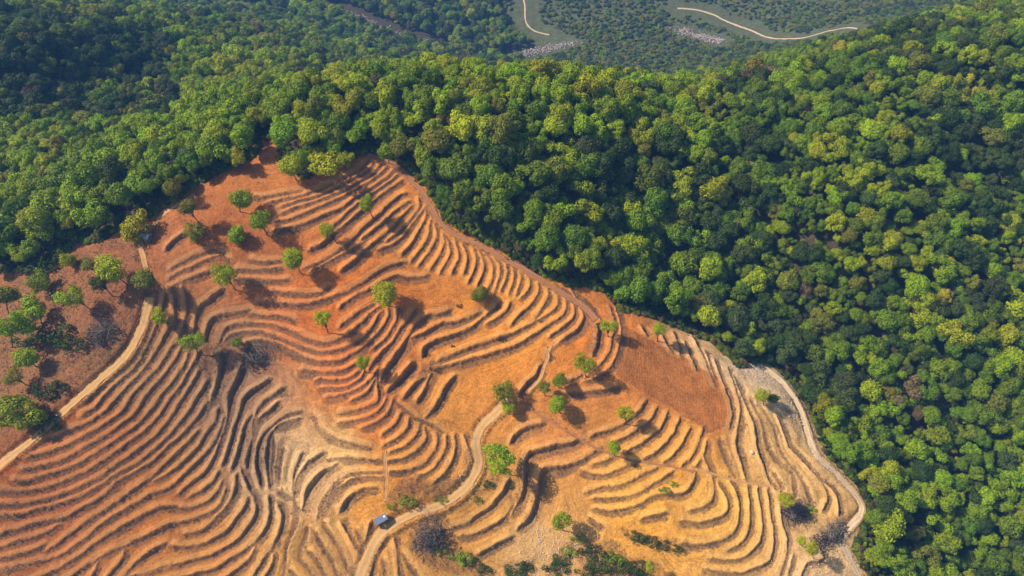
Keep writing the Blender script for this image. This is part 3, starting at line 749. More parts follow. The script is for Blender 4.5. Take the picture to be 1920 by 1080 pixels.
def ground_material():
    t = NT('ground')
    pos = t.n('ShaderNodeNewGeometry').outputs['Position']
    soil = t.attr('soil', out='Color'); d = t.attr('edge_distance'); ris = t.attr('riser'); scr = t.attr('scrub'); pl = t.attr('plough')
    n1 = t.noise(pos, 0.35, 5, .6); n2 = t.noise(pos, 1.7, 4, .75); n3 = t.noise(pos, 4.6, 3, .75)
    # stubble and rake lines that run along the terraces
    cv = t.n('ShaderNodeCombineXYZ'); t.l(t.math('ADD', t.math('MULTIPLY', d, 2.6), t.math('MULTIPLY', n1, 2.0)), cv.inputs[0]); t.l(t.math('MULTIPLY', t.attr('along'), .16), cv.inputs[1]); t.l(n1, cv.inputs[2])
    wv2 = t.ramp(t.noise(cv.outputs[0], 1.0, 3, .65), .32, .68)
    v = t.math('ADD', t.math('MULTIPLY', n1, 0.55), t.math('MULTIPLY', n2, 0.75)); v = t.math('ADD', v, t.math('MULTIPLY', n3, 0.65))
    v = t.math('ADD', t.math('MULTIPLY', t.math('SUBTRACT', v, 0.975), 1.9), 1.0)
    v = t.math('ADD', v, t.math('MULTIPLY', t.math('SUBTRACT', wv2, 0.5), 0.30))
    vv = t.n('ShaderNodeCombineColor'); [t.l(v, vv.inputs[i]) for i in range(3)]
    c = t.mix(1.0, soil, vv.outputs[0], 'MULTIPLY')
    pale = t.ramp(n3, .56, .66)
    c = t.mix(t.math('MULTIPLY', pale, .30), c, (0.50, 0.36, 0.20))                     # straw flecks
    dk = t.ramp(t.noise(pos, 3.1, 3, .75), .57, .66)
    c = t.mix(t.math('MULTIPLY', dk, .32), c, (0.11, 0.05, 0.03))                       # clods and weeds
    c = t.mix(t.math('MULTIPLY', pl, .35), c, t.mix(1.0, c, (.62, .58, .55), 'MULTIPLY'))
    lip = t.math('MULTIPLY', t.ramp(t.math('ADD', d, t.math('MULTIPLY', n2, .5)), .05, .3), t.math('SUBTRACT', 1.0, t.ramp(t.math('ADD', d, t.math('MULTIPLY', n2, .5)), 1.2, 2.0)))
    c = t.mix(t.math('MULTIPLY', lip, .36), c, t.mix(.5, t.mix(1.0, c, (1.5, 1.5, 1.5), 'MULTIPLY'), (.62, .42, .19)))  # dry soil and straw, lightened further to paint lit stripes on the treads
    # dry brush on the risers and banks; in the gully it also carries painted shade
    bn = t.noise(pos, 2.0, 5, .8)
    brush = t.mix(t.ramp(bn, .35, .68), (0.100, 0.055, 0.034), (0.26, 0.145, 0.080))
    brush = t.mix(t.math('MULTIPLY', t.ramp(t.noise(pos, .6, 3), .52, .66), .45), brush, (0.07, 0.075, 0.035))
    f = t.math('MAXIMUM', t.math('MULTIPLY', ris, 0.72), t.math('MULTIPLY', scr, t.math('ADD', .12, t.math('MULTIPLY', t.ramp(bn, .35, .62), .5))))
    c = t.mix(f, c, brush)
    hgt = t.math('ADD', t.math('MULTIPLY', n2, 1.0), t.math('MULTIPLY', n3, .7))
    hgt = t.math('ADD', hgt, t.math('MULTIPLY', wv2, t.math('ADD', .22, t.math('MULTIPLY', pl, .2))))
    hgt = t.math('ADD', hgt, t.math('MULTIPLY', bn, t.math('MULTIPLY', f, 2.2)))
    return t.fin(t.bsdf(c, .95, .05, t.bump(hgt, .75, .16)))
V = np.stack([X, Y, H], -1).reshape(-1, 3)
idx = np.arange(NX*NY).reshape(NY, NX)
F = np.stack([idx[:-1, :-1], idx[:-1, 1:], idx[1:, 1:], idx[1:, :-1]], -1).reshape(-1, 4)
gme = raw_mesh('ground', V, F, True)
set_attr(gme, 'soil', 'FLOAT_COLOR', 'POINT', np.concatenate([SOILC, np.ones((NY, NX, 1))], -1))
ALG = np.zeros((NY, NX)); ALG[sub] = AL
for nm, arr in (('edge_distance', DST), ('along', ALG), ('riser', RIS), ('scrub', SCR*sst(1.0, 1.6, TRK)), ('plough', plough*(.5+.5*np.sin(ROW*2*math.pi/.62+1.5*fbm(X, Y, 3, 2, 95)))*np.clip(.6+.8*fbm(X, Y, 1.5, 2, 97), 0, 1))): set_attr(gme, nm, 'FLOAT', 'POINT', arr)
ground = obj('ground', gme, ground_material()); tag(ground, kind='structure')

def track_material(name, col):
    t = NT(name); pos = t.n('ShaderNodeNewGeometry').outputs['Position']; u = t.attr('across')
    n1 = t.noise(pos, .8, 4, .6); n2 = t.noise(pos, 6, 4, .7)
    rut = t.math('ABSOLUTE', t.math('SUBTRACT', t.math('ABSOLUTE', u), .48))
    wear = t.math('SUBTRACT', 1.0, t.ramp(t.math('ADD', rut, t.math('MULTIPLY', t.math('SUBTRACT', n1, .5), .3)), .08, .3))
    c = t.mix(t.ramp(n2, .3, .7), tuple(k*.78 for k in col), tuple(min(k*1.16, .8) for k in col))
    c = t.mix(t.math('MULTIPLY', wear, .35), c, tuple(min(k*1.25+.02, .8) for k in col))
    c = t.mix(t.math('MULTIPLY', t.ramp(n1, .52, .68), .3), c, tuple(k*.55 for k in col))
    return t.fin(t.bsdf(c, .95, .05, t.bump(t.math('ADD', n2, t.math('MULTIPLY', wear, -.6)), .6, .08)))
TC = {'straw': (.46, .265, .105), 'rust': (.38, .17, .08), 'pale': (.55, .40, .25), 'tan': (.50, .27, .11)}
TM = {k: track_material('track_'+k, v) for k, v in TC.items()}
def track(name, hw, c, P):
    T = np.gradient(P, axis=0); T /= np.hypot(T[:, 0], T[:, 1])[:, None]+1e-9
    Nn = np.stack([-T[:, 1], T[:, 0]], -1); K = 15; s = np.arange(len(P))*.35
    us = np.linspace(-1, 1, K); V = []
    for k, u in enumerate(us):
        w = hw*u*(1+abs(u)*(0.28*fbm(s+50*(u > 0), s*0+3, 4.5, 2, 61)+.22*fbm(s+50*(u > 0), s*0+9, .9, 2, 62)))
        q = P+Nn*np.reshape(w, (-1, 1)); z = height(q[:, 0], q[:, 1])
        V.append(np.stack([q[:, 0], q[:, 1], z+(0.15 if abs(u) < .95 else -0.06)], -1))
    V = np.stack(V, 1).reshape(-1, 3); n = len(P); ix = np.arange(n*K).reshape(n, K)
    F = np.stack([ix[:-1, :-1], ix[1:, :-1], ix[1:, 1:], ix[:-1, 1:]], -1).reshape(-1, 4)
    me = raw_mesh(name, V, F[:, ::-1], True); set_attr(me, 'across', 'FLOAT', 'POINT', np.tile(us, n))
    return tag(obj(name, me, TM[c]), kind='structure')
for tr in tracks_w: track(*tr)

def leaf_material(name):
    t = NT(name)
    tint = t.attr('tint', 'INSTANCER', 'Color'); isl = t.n('ShaderNodeNewGeometry').outputs['Random Per Island']
    k = t.math('ADD', .62, t.math('MULTIPLY', isl, .76)); cc = t.n('ShaderNodeCombineColor')
    t.l(k, cc.inputs[0]); t.l(k, cc.inputs[1]); t.l(t.math('ADD', .7, t.math('MULTIPLY', isl, .5)), cc.inputs[2])
    c = t.mix(1.0, tint, cc.outputs[0], 'MULTIPLY')
    tr = t.n('ShaderNodeBsdfTranslucent'); t.l(t.mix(1.0, c, (1.3, 1.25, .5), 'MULTIPLY'), tr.inputs[0])
    ms = t.n('ShaderNodeMixShader'); ms.inputs[0].default_value = .16
    t.l(t.bsdf(c, .6, .12), ms.inputs[1]); t.l(tr.outputs[0], ms.inputs[2])
    return t.fin(ms.outputs[0])
LEAF = leaf_material('foliage')
def plain(name, a, b, scale=3, rough=.9, bump=.5):
    t = NT(name); tc = t.n('ShaderNodeTexCoord').outputs['Object']; n = t.noise(tc, scale, 4, .7)
    return t.fin(t.bsdf(t.mix(n, a, b), rough, .1, t.bump(n, bump, .05)))
BARK = plain('bark', (.05, .035, .025), (.16, .115, .085), 6)
DEAD = plain('dead_wood', (.06, .045, .038), (.33, .26, .21), 2.5)
TINT0 = {'G': (.090, .130, .004), 'Y': (.145, .168, .004), 'L': (.112, .160, .003), 'D': (.024, .039, .006), 'O': (.095, .100, .010), 'B': (.075, .052, .025),
         'M': (.060, .093, .005), 'S': (.175, .165, .008), 'W': (.036, .048, .012)}
TINT = {k: tuple(1.9*c for c in v) for k, v in TINT0.items()}
TNAME = {'G': 'fresh green', 'Y': 'yellow-green', 'L': 'bright green', 'D': 'very dark green', 'O': 'olive-green', 'B': 'reddish-brown', 'M': 'mid-green', 'S': 'golden yellow', 'W': 'dull dark green'}

# ---------------------------------------------------------------- tree crowns and trunks (unit size: crown radius 1)
def crown_mesh(name, seed, nc=30, nl=130, zlo=-.35, sz=.85, cr=(.26, .42), ls=(.06, .10), spread=.68, ragged=.15):
    g = np.random.default_rng(seed); V = []
    pts = []
    while len(pts) < nc:
        v = g.normal(size=3); v /= np.linalg.norm(v)
        if v[2] < zlo: continue
        if all(np.linalg.norm(v-q) > 1.55/math.sqrt(nc) for q in pts) or g.random() < .04: pts.append(v)
    sk = 1+ragged*g.normal(size=3)
    for v in pts:
        r = g.uniform(*cr); c = v*np.array([1, 1, sz])*spread*(1+ragged*g.normal())*np.array([sk[0], sk[1], 1])
        n = int(nl*(r/.34)**2)
        d = g.normal(size=(n, 3)); d /= np.linalg.norm(d, axis=1)[:, None]
        keep = (d @ v > -.35) | (d[:, 2] > .2); d = d[keep]; n = len(d)
        p = c+d*r*np.array([1, 1, .85])*(1+.13*g.normal(size=(n, 1)))
        nn = d+.38*g.normal(size=(n, 3))+np.array([0, 0, .15]); nn /= np.linalg.norm(nn, axis=1)[:, None]
        a = np.cross(nn, g.normal(size=(n, 3))); a /= np.linalg.norm(a, axis=1)[:, None]; b = np.cross(nn, a)
        s = g.uniform(*ls, size=(n, 1)); s2 = s*g.uniform(.55, .9, size=(n, 1))
        V.append(np.stack([p-a*s-b*s2*.4, p-b*s2+a*s*.2, p+a*s+b*s2*.3, p+b*s2-a*s*.1], 1))
    V = np.concatenate(V).reshape(-1, 3)
    me = raw_mesh(name, V, np.arange(len(V)).reshape(-1, 4)); me.materials.append(LEAF); return me
def tube(chains, sides=6):
    V, F = [], []
    for ch in chains:
        P = np.array([c[:3] for c in ch]); rr = [c[3] for c in ch]; o = len(V)
        for i in range(len(P)):
            t = P[min(i+1, len(P)-1)]-P[max(i-1, 0)]; t /= np.linalg.norm(t)+1e-9
            u = np.cross(t, (0.3, 1, .1)); u /= np.linalg.norm(u)+1e-9; w = np.cross(t, u)
            for k in range(sides):
                a = 2*math.pi*k/sides; V.append(P[i]+rr[i]*(math.cos(a)*u+math.sin(a)*w))
        for i in range(len(P)-1):
            for k in range(sides):
                k2 = (k+1) % sides; F.append((o+i*sides+k, o+i*sides+k2, o+(i+1)*sides+k2, o+(i+1)*sides+k))
        V.append(P[-1]); 
        for k in range(sides): F.append((o+(len(P)-1)*sides+k, o+(len(P)-1)*sides+(k+1) % sides, len(V)-1, len(V)-1))
    return np.array(V), F
def trunk_mesh(name, seed, fork=.5, limbs=6):
    g = np.random.default_rng(seed); ch = []
    b = g.normal(size=2)*.06
    ch.append([(0, 0, -.15, .085), (b[0]*.5, b[1]*.5, fork*.5, .062), (b[0], b[1], fork, .052), (b[0]*.3, b[1]*.3, 1.05, .02)])
    for k in range(limbs):
        a = 2*math.pi*k/limbs+g.uniform(-.4, .4); z0 = fork*g.uniform(.8, 1.2); r = g.uniform(.4, .75)
        x, y = math.cos(a)*r, math.sin(a)*r; z1 = g.uniform(.85, 1.15)
        ch.append([(b[0], b[1], z0, .036), (b[0]+x*.45, b[1]+y*.45, z0+(z1-z0)*.55, .026), (x, y, z1, .010)])
    V, F = tube(ch, 5); me = bpy.data.meshes.new(name); me.from_pydata([tuple(v) for v in V], [], [tuple(dict.fromkeys(f)) for f in F]); me.materials.append(BARK)
    for p in me.polygons: p.use_smooth = True
    return me
CROWNS = [crown_mesh('tree_crown', 100+i, nc=[14, 18, 22, 12, 9, 20, 26, 17][i], nl=[260, 235, 225, 245, 270, 225, 215, 240][i], cr=(.27, .47), spread=.70, ls=(.048, .085), sz=[.8, .9, 1.0, .75, .95, 1.15, .85, 1.25][i], ragged=[.14, .30, .16, .22, .38, .14, .26, .16][i]) for i in range(8)]
OPEN = [crown_mesh('tree_crown', 200+i, nc=[26, 24, 30, 22][i], nl=[165, 150, 175, 130][i], zlo=-.75, sz=[.9, 1.0, .8, 1.05][i], ls=(.04, .072), spread=.66, ragged=[.22, .28, .2, .34][i]) for i in range(4)]
SHRUB = [crown_mesh('shrub_foliage', 300+i, nc=[11, 14, 9][i], nl=110, zlo=-.1, sz=.6, cr=(.18, .42), ls=(.05, .10), spread=.72, ragged=.42) for i in range(3)]
TRUNKS = [trunk_mesh('tree_trunk', 400+i, [.5, .4, .58, .3][i], [6, 7, 5, 6][i]) for i in range(4)]

def tree(P, hc, r, crown, trunk, tint, rz, lean=(0, 0), sq=1.0, tk=None):
    root = bpy.data.objects.new('tree', None); COL.objects.link(root); root.location = P; root.empty_display_size = .5
    ax_ = Vector((lean[0], lean[1], hc)); q = Vector((0, 0, 1)).rotation_difference(ax_)
    root.rotation_mode = 'QUATERNION'; root.rotation_quaternion = q
    L = ax_.length
    t = obj('trunk', trunk, BARK, root); t.scale = (tk or r*.95, tk or r*.95, L); t.rotation_euler = (0, 0, rz)
    c = obj('crown', crown, LEAF, root); c.location = (0, 0, L); c.scale = (r, r, r*sq); c.rotation_euler = (0, 0, rz)
    c['tint'] = [float(v) for v in tint]; c.scale = (r*(1+.12*math.sin(rz*5)), r*(1-.10*math.sin(rz*3)), r*sq)
    return root
def vary(c, g=rng, s=.10):
    k = 1+s*g.normal(); return np.clip(np.array(c)*k*(1+.06*g.normal(size=3)), .004, .5)

# ---------------------------------------------------------------- free-standing trees on the terraces
occupied = []
for i, (cx, cy, w, fx, fy, tk, label) in enumerate(FT):
    g0 = ground_at(fx, fy)[0]; P = np.array([g0[0], g0[1], height(g0[0], g0[1])[0]])
    d = rays(cx, cy); s = P[1]/d[1]; C = np.array([d[0]*s, P[1], CAMZ+d[2]*s])
    dist = np.linalg.norm(C-np.array([0, 0, CAMZ])); dep = C[1]*CP-(C[2]-CAMZ)*SP
    r = w*.5*dep/FPX*1.02; hc = max(C[2]-P[2], r*.75)
    cr = OPEN[i % 4] if w < 60 else CROWNS[(i*3) % 8]
    o = tree(P, hc, r, cr, TRUNKS[i % 4], vary(np.array(TINT[tk])*(1.15, 1.06, .8), s=.06), i*1.7, (C[0]-P[0], 0), .95 if w < 60 else .85, tk=min(r, 1.9))
    tag(o, label, 'tree', 'free-standing trees around the terraces'); occupied.append((P[0], P[1], r*.6))

# ---------------------------------------------------------------- woodland
def noshrub(x, y, r):
    return any((x-a)**2+(y-b)**2 < (r*.6+c)**2 for a, b, c in occupied)
cell = 2.2
cand = []
for y0, y1, cell in ((-30, 240, 2.0), (240, 460, 2.7), (460, 900, 3.6)):
    for yy in np.arange(y0, y1, cell):
        for xx in np.arange(-640, 640, cell):
            if abs(xx) > (60+yy*.85 if yy > 200 else 250): continue
            cand.append((xx+rng.uniform(-.5, .5)*cell, yy+rng.uniform(-.5, .5)*cell))
cand = np.array(cand)
ok = ~in_poly(cand[:, 0], cand[:, 1], field_w)
ok &= sample(TRK, cand[:, 0], cand[:, 1]) > 1.6
cand = cand[ok]
for P in [p[::1] for p in stream_w]+[t[3] for t in tracks_w if t[0] == 'forest_road']:
    d = np.min(np.hypot(cand[:, None, 0]-P[None, ::4, 0], cand[:, None, 1]-P[None, ::4, 1]), 1); cand = cand[d > 9+4*rng.random(len(d))]
cz = height(cand[:, 0], cand[:, 1])
cpx, cpy, cd = project(np.stack([cand[:, 0], cand[:, 1], cz+4], -1))
big = fbm(cand[:, 0], cand[:, 1], 26, 2, 71); col = fbm(cand[:, 0], cand[:, 1], 30, 3, 75)
shrubland = sample(open_far, cand[:, 0], cand[:, 1]) > .5
rad = np.where(rng.random(len(cand)) < .34, rng.uniform(2.1, 3.3, len(cand)), rng.uniform(1.1, 2.2, len(cand)))*(1+.22*big)*np.where((cpx > 1350) & (cpy > 300), .88, 1)*np.where(cand[:, 1] > 460, 1.35, np.where(cand[:, 1] > 240, 1.1, 1))
rad = np.where(shrubland, np.where(rng.random(len(cand)) < .9, rng.uniform(.8, 1.7, len(cand)), rng.uniform(1.5, 2.4, len(cand))), rad)
order = np.argsort(-rad+rng.normal(size=len(rad))*.55)
gridh = {}; keep = []
for i in order:
    x, y = cand[i]; r = rad[i]; kx, ky = int(x//6), int(y//6); good = True
    for a in (-1, 0, 1):
        for b in (-1, 0, 1):
            for q in gridh.get((kx+a, ky+b), ()):
                lim = (.45 if shrubland[i] else .54)*(r+rad[q])
                if (cand[q, 0]-x)**2+(cand[q, 1]-y)**2 < lim*lim: good = False; break
            if not good: break
        if not good: break
    if good and y < 150 and noshrub(x, y, r): good = False
    if good: gridh.setdefault((kx, ky), []).append(i); keep.append(i)
keep = np.array(keep)
bl = np.vstack([smooth_line(np.array(field_w[k:k+2]), .5) for k in range(len(field_w)-3)]); bl = bl[np.hypot(bl[:, 0], bl[:, 1]-90) < 170]
near_b = np.array([i for i in keep if cand[i, 1] < 150 and abs(cand[i, 0]) < 140])
db = np.array([np.hypot(bl[:, 0]-cand[i, 0], bl[:, 1]-cand[i, 1]).min() for i in near_b])
bad = set(int(i) for i, d in zip(near_b, db) if d < rad[i]*(.75 if cpx[i] > 1150 else .35)); keep = np.array([i for i in keep if int(i) not in bad])
def pick_tint(i):
    x, y = cand[i]; px, py = cpx[i], cpy[i]; c = col[i]; u = rng.random()
    wt = dict(G=.22, M=.34, Y=.10, L=.06, D=.14, O=.09, B=.008, S=.01, W=.06)
    if shrubland[i]: wt = dict(O=.42, W=.28, M=.16, G=.08, D=.06)
    elif y > 260: wt = dict(G=.26, M=.30, Y=.08, L=.04, D=.12, O=.12, B=.008, S=.003, W=.08)
    elif px > 1350 and py > 600: wt.update(Y=.10, L=.18, G=.28, O=.06, S=.004)
    elif 330 < px < 1350 and py < 270: wt.update(Y=.28, L=.26, G=.34, M=.2, O=.06, D=.02, W=.01)
    elif px < 330 and py < 235: wt.update(D=.40, W=.26, O=.12, M=.16, G=.05, Y=.02, L=.01)  # shaded flank: its shade put into darker crown tints, besides darker species
    elif px < 520: wt.update(Y=.24, L=.22, G=.32, O=.12, M=.18, D=.04, W=.02)
    elif px > 1650 and py < 420: wt.update(D=.28, W=.16, M=.28, Y=.07)
    elif 820 < px < 1450: wt.update(M=.46, D=.22, G=.20, Y=.05, L=.05, O=.04)  # slope shade painted by a darker crown mix, partly darker species
    if c > .16:
        for k in 'YL': wt[k] = wt.get(k, 0)*3.0
    if c < -.18:
        for k in 'DWB': wt[k] = wt.get(k, 0)*2.2
    ks = list(wt); p = np.array([wt[k] for k in ks]); return ks[rng.choice(len(ks), p=p/p.sum())]
kinds = {int(i): pick_tint(i) for i in keep}
# the 250 that show largest stand as trees of their own; those hidden behind the crest cannot be among them
inside = (cpx > 10) & (cpx < 1910) & (cpy > 10) & (cpy < 1070)
ts = np.linspace(.05, .97, 60)[None, :]
vis = np.ones(len(cand), bool); top = cz+5
mid_z = CAMZ+(top[:, None]-CAMZ)*ts
vis = ~(base(cand[:, 0:1]*ts, cand[:, 1:2]*ts) > mid_z).any(1)
score = np.array([rad[i]/cd[i] if inside[i] and vis[i] and rad[i] > 1.4 else 0 for i in keep])
own = set(int(i) for i in keep[np.argsort(-score)[:250]] if True)
def zone(px, py):
    if px < 520: return 'left of the terraced hilltop'
    if py < 270 and px < 1300: return 'on the crest behind the hilltop'
    if px < 1150: return 'on the shaded slope above the boundary track'
    if px < 1420: return 'in the hollow right of the ploughed plot'
    if py < 420: return 'on the upper right hillside'
    if px < 1640: return 'just right of the white boundary track'
    if py < 740: return 'on the middle right hillside'
    return 'on the lower right hillside'
GNP = []
for i in keep:
    i = int(i); x, y = cand[i]; r = rad[i]; kd = kinds[i]; tint = vary(TINT[kd]); ci = int(rng.integers(8)); rz = rng.uniform(0, 6.28)
    hc = r*1.25+rng.uniform(.8, 3.2); sq = rng.uniform(.8, 1.25)
    if shrubland[i]: hc = r*.5; sq = .7
    if i in own:
        o = tree((x, y, cz[i]), hc, r, CROWNS[ci], TRUNKS[ci % 4], tint, rz, (rng.normal()*.3, rng.normal()*.3), sq, tk=min(r, 2))
        shape = 'broad' if r > 3.0 else ('medium-sized' if r > 2.3 else 'small')
        tag(o, f'{shape} {TNAME[kd]} {"tall-domed" if sq > 1.03 else "rounded"} forest tree {zone(cpx[i], cpy[i])}', 'tree', 'forest trees '+zone(cpx[i], cpy[i]))
    else: GNP.append((x, y, cz[i]+hc, r*rng.uniform(.85, 1.2), r*rng.uniform(.85, 1.2), r*sq, rz, ci, *tint))
# undergrowth between the trees
ux = rng.uniform(-230, 230, 16000); uy = rng.uniform(-20, 260, 16000)
eb = bl[rng.integers(len(bl), size=5200)]+rng.normal(size=(5200, 2))*1.6; ux = np.concatenate([ux, eb[:, 0]]); uy = np.concatenate([uy, eb[:, 1]])
um = ~in_poly(ux, uy, field_w) & (sample(TRK, ux, uy) > 1.8) & (np.abs(ux) < 90+uy*.8)
ux, uy = ux[um], uy[um]; uz = height(ux, uy)
for k_, (x, y, z) in enumerate(zip(ux, uy, uz)):
    r = rng.uniform(.5, 1.35) if k_ < len(ux)*.72 else rng.uniform(.25, .9); t = vary(TINT[rng.choice(list('DDWWMMGOOB'))], s=.2)
    GNP.append((x, y, z+r*.2, r, r, r*rng.uniform(.6, 1.2), rng.uniform(0, 6.28), int(rng.integers(8)), *t))
GNP = np.array(GNP)

# the rest of the wood: one mass of instanced crowns, sharing the crowns of trees standing in it
def scatter(name, pts, meshes, kind_label):
    me = bpy.data.meshes.new(name); me.vertices.add(len(pts)); me.vertices.foreach_set('co', pts[:, :3].astype(np.float32).ravel())
    set_attr(me, 'scl', 'FLOAT_VECTOR', 'POINT', pts[:, 3:6]); rot = rng.normal(size=(len(pts), 3))*.16; rot[:, 2] = pts[:, 6]
    set_attr(me, 'rot', 'FLOAT_VECTOR', 'POINT', rot); set_attr(me, 'kind_index', 'INT', 'POINT', pts[:, 7])
    set_attr(me, 'tint', 'FLOAT_COLOR', 'POINT', np.concatenate([pts[:, 8:11], np.ones((len(pts), 1))], 1))
    o = obj(name, me)
    ng = bpy.data.node_groups.new(name, 'GeometryNodeTree')
    ng.interface.new_socket('Geometry', in_out='INPUT', socket_type='NodeSocketGeometry'); ng.interface.new_socket('Geometry', in_out='OUTPUT', socket_type='NodeSocketGeometry')
    N = ng.nodes.new; gi = N('NodeGroupInput'); go = N('NodeGroupOutput'); iop = N('GeometryNodeInstanceOnPoints'); jn = N('GeometryNodeJoinGeometry')
    srcs = []
    for m in meshes:
        srcs.append(next(ob for ob in bpy.data.objects if ob.data == m and ob.parent))
    for sO in reversed(srcs):
        oi = N('GeometryNodeObjectInfo'); oi.transform_space = 'ORIGINAL'; oi.inputs['Object'].default_value = sO
        g2 = N('GeometryNodeGeometryToInstance'); ng.links.new(oi.outputs['Geometry'], g2.inputs[0]); ng.links.new(g2.outputs[0], jn.inputs[0])
    def na(nm, ty):
        a = N('GeometryNodeInputNamedAttribute'); a.data_type = ty; a.inputs[0].default_value = nm; return a.outputs['Attribute']
    ng.links.new(gi.outputs[0], iop.inputs['Points']); ng.links.new(jn.outputs[0], iop.inputs['Instance'])
    iop.inputs['Pick Instance'].default_value = True
    ng.links.new(na('kind_index', 'INT'), iop.inputs['Instance Index'])
    e2r = N('FunctionNodeEulerToRotation'); ng.links.new(na('rot', 'FLOAT_VECTOR'), e2r.inputs[0]); ng.links.new(e2r.outputs[0], iop.inputs['Rotation'])
    ng.links.new(na('scl', 'FLOAT_VECTOR'), iop.inputs['Scale'])
    ng.links.new(iop.outputs[0], go.inputs[0])
    md = o.modifiers.new('scatter', 'NODES'); md.node_group = ng
    tag(o, kind_label, None, None, 'stuff'); return o
fo = scatter('forest', GNP, CROWNS, 'dense broadleaf forest and undergrowth covering the hills around the terraces'); fo['category'] = 'forest'

# ---------------------------------------------------------------- bushes
for i, (px, py, w, tk, label) in enumerate(BUSHES):
    g0 = ground_at(px, py+w*.2)[0]; z = height(g0[0], g0[1])[0]; r = w*.5*np.linalg.norm(g0-np.array([0, 0, CAMZ]))/FPX
    root = bpy.data.objects.new('bush', None); COL.objects.link(root); root.location = (g0[0], g0[1], z)
    f = obj('foliage', SHRUB[i % 3], LEAF, root); f.location = (0, 0, r*.25); f.scale = (r*1.3, r*.95, r*.85); f.rotation_euler = (0, 0, .35*math.sin(i*2.1)); f['tint'] = [float(v) for v in vary(TINT[tk], s=.15)]
    s = obj('stem', TRUNKS[3], BARK, root); s.scale = (r*.8, r*.8, r*.6); s.rotation_euler = (0, 0, i)
    tag(root, label, 'bush', 'bushes on the terrace banks')

# ---------------------------------------------------------------- heaps of dead branches
for i, (px, py, w, h, deg, label) in enumerate(HEAPS):
    g0 = ground_at(px, py)[0]; m = np.linalg.norm(g0-np.array([0, 0, CAMZ]))/FPX; a_, b_ = w*.5*m, h*.5*m*1.25
    g = np.random.default_rng(500+i); ca, sa = math.cos(R(-deg)), math.sin(R(-deg)); chains = []
    for k in range(620):
        u, v = np.clip(g.normal(size=2)*.42, -.8, .8); ex = math.exp(-(u*u+v*v)*1.2)
        p = np.array([u*a_*ca-v*b_*sa, u*a_*sa+v*b_*ca, 0.]); zz = g.uniform(0, 1.25)*ex
        L = g.uniform(.5, 1.5) if k > 60 else g.uniform(1.6, 3.4); an = g.uniform(0, 6.28); el = g.uniform(-.25, .5); rr = g.uniform(.012, .03) if k > 60 else g.uniform(.045, .09)
        d = np.array([math.cos(an)*math.cos(el), math.sin(an)*math.cos(el), math.sin(el)])*L/2; bend = g.normal(size=3)*.14*L
        gz = height(g0[0]+p[0], g0[1]+p[1])[0]-g0[2]; c = p+np.array([0, 0, gz+zz])
        chains.append([(*(c-d), rr), (*(c+bend), rr*.85), (*(c+d), rr*.4)])
    V, F = tube(chains, 4); me = bpy.data.meshes.new('branches'); me.from_pydata([tuple(v) for v in V], [], [tuple(dict.fromkeys(f)) for f in F])
    root = bpy.data.objects.new('brush_heap', None); COL.objects.link(root); root.location = g0
    obj('branches', me, DEAD, root)
    lv = crown_mesh('withered_leaves', 520+i, nc=16, nl=42, zlo=-.1, sz=.5, cr=(.25, .45), ls=(.05, .09), spread=.6, ragged=.3)
    lo = obj('withered_leaves', lv, LEAF, root); lo.scale = (a_*.95, b_*.95, .9); lo.rotation_euler = (0, 0, R(-deg)); lo.location = (0, 0, .1); lo['tint'] = [.042, .034, .032]
    tag(root, label, 'brush heap')

# ---------------------------------------------------------------- dry grass tufts on risers and banks: one mass
n = 520000
tx = rng.uniform(FX0, FX1, n); ty = rng.uniform(FY0, FY1, n); trk_ok = sample(TRK, tx, ty) > 1.02
brushy = np.maximum(sample(RIS, tx, ty), sample(SCR, tx, ty)*.55)*trk_ok
verge = np.where((sample(TRK, tx, ty) < 1.5) & (sample(TRK, tx, ty) > .93), .35, 0)
straw = np.where(sample(inF.astype(float), tx, ty) > .5, .16, 0)*trk_ok*(1-brushy)
w = np.maximum(brushy*(.12+.22*(fbm(tx, ty, 4, 2, 81) > 0)), verge); u = rng.random(n)
isb = u < w; iss = (~isb) & (u < w+straw); sel = isb | iss
tx, ty, iss = tx[sel], ty[sel], iss[sel]; tz = height(tx, ty); n = len(tx)
B = 4; V = np.zeros((n, B, 3, 3)); k_ = np.where(iss, .45, 1.0)[:, None]; an = rng.uniform(0, 6.28, (n, B)); ht = rng.uniform(.08, .32, (n, B))*rng.uniform(.6, 1.4, (n, 1))*k_; sp = rng.uniform(.1, .36, (n, B))*k_; wd = rng.uniform(.04, .11, (n, B))*(.5+.5*k_)
bx = tx[:, None]+rng.normal(size=(n, B))*.12; by = ty[:, None]+rng.normal(size=(n, B))*.12; bz = np.repeat(tz[:, None], B, 1)-.04
V[..., 0, :] = np.stack([bx-np.sin(an)*wd, by+np.cos(an)*wd, bz], -1); V[..., 1, :] = np.stack([bx+np.sin(an)*wd, by-np.cos(an)*wd, bz], -1)
V[..., 2, :] = np.stack([bx+np.cos(an)*sp, by+np.sin(an)*sp, bz+ht], -1)
me = raw_mesh('dry_grass', V.reshape(-1, 3), np.arange(n*B*3).reshape(-1, 3)); set_attr(me, 'straw', 'FLOAT', 'FACE', np.repeat(iss.astype(float), B))
t = NT('dry_grass'); isl = t.n('ShaderNodeNewGeometry').outputs['Random Per Island']
cr = t.n('ShaderNodeValToRGB'); t.l(isl, cr.inputs[0]); e = cr.color_ramp.elements
e[0].color = (.075, .046, .034, 1); e[1].color = (.40, .26, .15, 1); e.new(.42).color = (.19, .12, .078, 1); e.new(.70).color = (.12, .11, .045, 1)
sc_ = t.mix(isl, (.30, .15, .065), (.62, .45, .24))
dg = obj('dry_grass', me, t.fin(t.bsdf(t.mix(t.attr('straw'), cr.outputs[0], sc_), .9, .05))); tag(dg, 'dry brown grass, weeds and stubble on the terrace steps and banks', None, None, 'stuff'); dg['category'] = 'dry grass'

